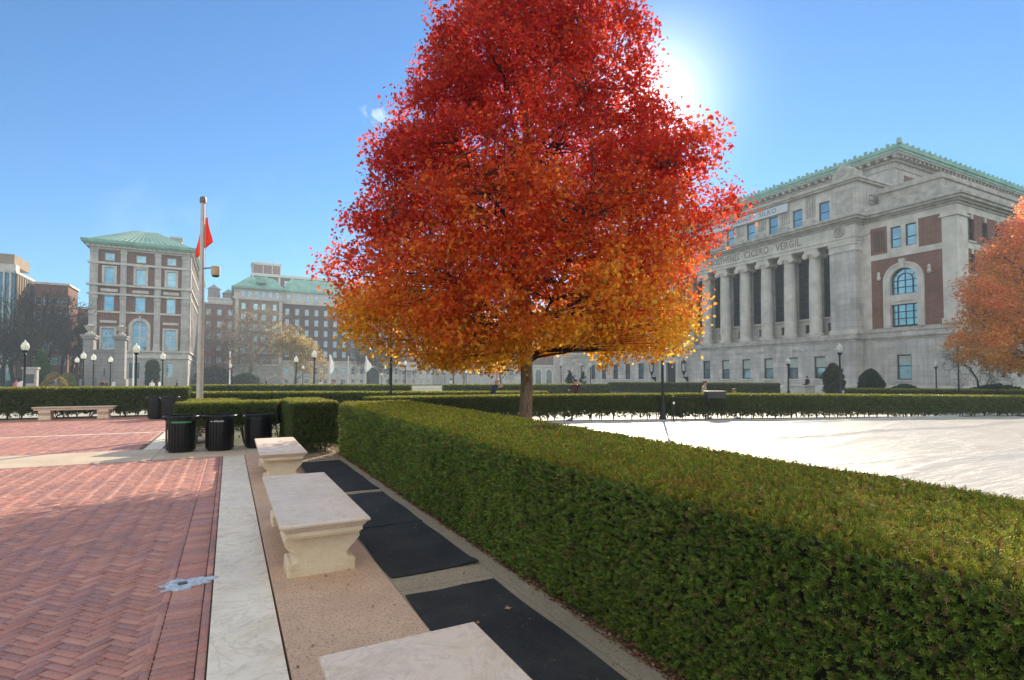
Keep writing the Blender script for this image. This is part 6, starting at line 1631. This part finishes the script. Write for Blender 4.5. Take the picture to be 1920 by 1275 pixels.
# ================================================================ PEOPLE
SKIN = m_plain('skin', (.45, .27, .19), .55, var=.06)
def cloth_m(n, c): return m_plain(n, c, .85, var=.2, vs=12)
def person(label, loc, yaw, top, bottom, haircol, pose='stand', scale=1., hands=None, lean=0., head=(0, 0), detail=True, arms=None, group=None, headphones=False, hooded=False):
    """figure faces local -Y; skeleton skinned as one surface"""
    sit = pose == 'sit'; hip = .50 if sit else .93
    J = {}; E = []; Rd = {}
    def add(n, p, r, par=None):
        J[n] = Vector(p); Rd[n] = r
        if par: E.append((par, n))
    ly = -lean
    add('pelvis', (0, 0, hip), .135)
    add('waist', (0, ly*.25, hip+.18), .118, 'pelvis'); add('chest', (0, ly*.6, hip+.38), .145, 'waist'); add('sho', (0, ly*.85, hip+.50), .105, 'chest')
    add('neck', (0, ly-.01, hip+.585), .052, 'sho')
    hx, hy = head
    add('skull', (hx*.5, ly-.03+hy*.6, hip+.68), .088, 'neck'); add('crown', (hx, ly-.02+hy, hip+.765), .084, 'skull')
    add('nose', (hx*.5, ly-.128+hy*.8, hip+.685), .018, 'skull')
    for s, nm in ((-1, 'l'), (1, 'r')):
        a = (arms or {}).get(nm)
        S0 = Vector((s*.175, ly*.85, hip+.485)); add('s'+nm, S0, .062, 'sho')
        el = Vector(a[0]) if a else Vector((s*.235, ly*.7+.02, hip+.21)); wr = Vector(a[1]) if a else Vector((s*.245, ly*.6-.08, hip-.03))
        add('e'+nm, el, .046, 's'+nm); add('w'+nm, wr, .030, 'e'+nm)
        d = (wr-el).normalized(); pm = wr+d*.06; add('p'+nm, pm, .032, 'w'+nm)
        if detail:
            sd = d.orthogonal().normalized()
            for i, L in enumerate((.062, .072, .068, .052)):
                b = pm+sd*(i-1.5)*.019+d*.025; add(f'f{nm}{i}', b, .010, 'p'+nm); add(f'g{nm}{i}', b+d*L*.6+d.cross(sd)*.012, .0085, f'f{nm}{i}'); add(f'h{nm}{i}', b+d*L*.9+d.cross(sd)*.03, .0075, f'g{nm}{i}')
            add('t'+nm, pm-sd*.035+d*.0, .011, 'p'+nm); add('u'+nm, pm-sd*.055+d*.03, .009, 't'+nm)
        if sit:
            add('k'+nm, (s*.12, -.44, .50), .070, None); E.append(('pelvis', 'k'+nm)); add('a'+nm, (s*.12, -.42, .09), .042, 'k'+nm)
        else:
            add('k'+nm, (s*.10, -.03 if s > 0 else .03, .49), .064, None); E.append(('pelvis', 'k'+nm)); add('a'+nm, (s*.105, .02 if s > 0 else .06, .09), .042, 'k'+nm)
        aa = J['a'+nm]; add('o'+nm, (aa.x, aa.y-.13, .045), .038, 'a'+nm)
    names = list(J); me = bpy.data.meshes.new('figure'); me.from_pydata([tuple(J[n]) for n in names], [(names.index(a), names.index(b)) for a, b in E], [])
    o = bpy.data.objects.new('figure', me); COL.objects.link(o)
    md = o.modifiers.new('s', 'SKIN'); md.use_smooth_shade = True
    sub = o.modifiers.new('u', 'SUBSURF'); sub.levels = 2; sub.render_levels = 2
    for i, n in enumerate(names):
        sv = me.skin_vertices[0].data[i]; rr = Rd[n]; sv.radius = (rr*1.12, rr*.86) if n in ('pelvis', 'waist', 'chest', 'sho') else (rr, rr); sv.use_root = (n == 'pelvis')
    dg = bpy.context.evaluated_depsgraph_get(); dg.update(); m2 = bpy.data.meshes.new_from_object(o.evaluated_get(dg)); bpy.data.objects.remove(o)
    m2.name = 'person_body'; m2.materials.clear()
    for mm in (top, bottom, SKIN, LINER): m2.materials.append(mm)
    hz = hip+.555
    for p in m2.polygons:
        c = p.center; i = 0
        if c.z > hz and abs(c.x-hx*.5) < .14: i = 2
        elif min((c-J['pl']).length, (c-J['pr']).length) < .105: i = 2
        elif c.z < .085: i = 3
        elif c.z < hip+.04 and (sit or abs(c.x) < .2): i = 1
        p.material_index = i
        p.use_smooth = True
    root = thing('person', label, 'person', (loc[0], loc[1], loc[2] if len(loc) > 2 else 0), yaw, group); root.scale = (scale,)*3
    body = link('body', m2, None, root)
    # hair: cap over the back and top of the skull
    sk = J['skull']; cr_ = J['crown']; g = MB(); rings = []
    for i in range(8):
        th = PI*i/7*.62; rr = .104*math.sin(th)+.002; z = .112*math.cos(th)
        rings.append([(cr_.x*.6+sk.x*.4+rr*math.cos(2*PI*k/16), (cr_.y+sk.y)/2+.014+rr*1.1*math.sin(2*PI*k/16)+(.022 if math.sin(2*PI*k/16) > .2 and i > 4 else 0), (cr_.z+sk.z)/2+.014+z-(.05*math.sin(2*PI*k/16) if i > 4 else 0)) for k in range(16)])
    g.ring(rings); g.build('hair', m_plain('hair_colour', haircol, .6, var=.25, vs=40), root, smooth=True)
    if detail:
        f = MB(); 
        for s in (-1, 1): f.tube((sk.x+s*.032, sk.y-.082, sk.z+.032), (sk.x+s*.032, sk.y-.089, sk.z+.032), .010, n=8)
        f.build('eyes', LINER, root); f = MB(); f.box(sk.x-.024, sk.x+.024, sk.y-.088, sk.y-.080, sk.z-.034, sk.z-.026); f.build('mouth', m_plain('lips', (.35, .14, .12), .6), root)
        f = MB()
        for s in (-1, 1): f.tube((sk.x+s*.083, sk.y+.0, sk.z+.01), (sk.x+s*.098, sk.y+.008, sk.z+.012), .026, n=8)
        f.build('ears', SKIN, root, smooth=True)
    return root
NAVY = cloth_m('navy_jacket', (.012, .018, .045)); MAROON = cloth_m('maroon_top', (.07, .018, .022)); BEIGE = cloth_m('beige_shirt', (.34, .27, .20)); BRN = cloth_m('dark_brown_top', (.06, .03, .028)); DEN = cloth_m('dark_denim', (.03, .04, .07)); BLK = cloth_m('black_cloth', (.02, .02, .022)); BLU2 = cloth_m('blue_grey_coat', (.06, .09, .13)); PNK = cloth_m('pink_cloth', (.55, .16, .17)); WHC = cloth_m('white_cloth', (.7, .7, .7))
p = person('fair haired person in a navy jacket bending forward, left of the maple trunk', W(922, 23.6), -TH+PI*.30, NAVY, DEN, (.42, .25, .12), lean=.24, head=(0, -.10), scale=.93,
           arms={'r': ((.26, -.36, 1.22), (.12, -.52, 1.42)), 'l': ((-.26, -.34, 1.20), (-.08, -.50, 1.38))})
person('dark haired person in maroon raising one hand, right of the maple trunk', W(1080, 24.0), -TH-.5, MAROON, BLK, (.03, .02, .015), lean=.06, scale=.93,
       arms={'r': ((.32, -.10, 1.25), (.16, -.12, 1.56)), 'l': ((-.30, -.12, 1.16), (-.22, -.36, 1.22))})
person('brown haired person in a beige shirt behind the hedge, left of the dark box', W(1319, 25.2), -TH+.9, BEIGE, DEN, (.10, .05, .03), lean=.04, scale=.88)
person('auburn haired person in dark brown, low behind the hedge right of the box', (*W(1375, 24.4), -.30), -TH, BRN, BLK, (.20, .08, .03), lean=.05, scale=.85)
# far figures
FAR = [(1172, 96, 'stand', BLU2, 'distant person in a blue-grey coat walking before the library door'), (1292, 84, 'sit', BLK, 'distant person in black seated on the terrace wall left of the beige shirt'), (1345, 80, 'sit', BLK, 'distant person in black seated on the terrace wall above the dark box'),
       (1514, 53, 'sit', BLK, 'distant person in black on the pale stone box seat'), (103, 62, 'stand', BLU2, 'distant person in blue-grey before the golden shrubs'), (30, 60, 'sit', PNK, 'distant figure in pink at the far left hedge'),
       (192, 66, 'sit', BLK, 'distant dark clothed person sitting left of the gate wall lamp'), (201, 64, 'sit', MAROON, 'distant person in maroon sitting below the gate pier'), (214, 68, 'sit', WHC, 'distant person in white sitting by the right gate pier'),
       (286, 58, 'sit', WHC, 'distant person in a white top sitting before the column shrub'), (300, 60, 'sit', WHC, 'distant person in white leaning right of the column shrub'), (333, 70, 'sit', BLK, 'distant dark figure sitting near the hall lit corner'),
       (602, 60, 'sit', WHC, 'distant person in white left of the limp white flag'), (624, 62, 'sit', PNK, 'distant person in pink under the limp white flag'), (642, 62, 'sit', BLK, 'distant person in black between the white poles'),
       (500, 78, 'stand', BLK, 'distant person in black walking under the pale plane tree'), (845, 52, 'stand', WHC, 'distant person in white under the lamp near the pale bare tree')]
fp = {}
for u, d, ps, mm, lab in FAR:
    z = 0.; 
    if 'terrace wall' in lab: z = .62-.3
    if 'stone box' in lab: z = .62
    if ps == 'sit' and z == 0: z = .25
    person(lab, (*W(u, d), z), -TH+random.uniform(-1.5, 1.5), mm, DEN if mm is not BLK else BLK, random.choice([(.03, .02, .015), (.10, .06, .03), (.2, .12, .06)]), pose=ps, detail=False, lean=.06, group='distant people on the lawns and terrace')
# ================================================================ HAZE
hz = MB(); hz.box(-320, 420, -60, 520, -1.1, 55)
m = bpy.data.materials.new('air_haze'); m.use_nodes = True; t = m.node_tree; t.nodes.clear()
out = t.nodes.new('ShaderNodeOutputMaterial'); pv = t.nodes.new('ShaderNodeVolumePrincipled')
pv.inputs['Color'].default_value = (.72, .86, 1, 1); pv.inputs['Density'].default_value = .00085; pv.inputs['Anisotropy'].default_value = .3
t.links.new(pv.outputs[0], out.inputs['Volume'])
o = hz.build('haze', m); base(o, 'thin blue haze hanging over the whole campus', 'haze', kind='stuff')
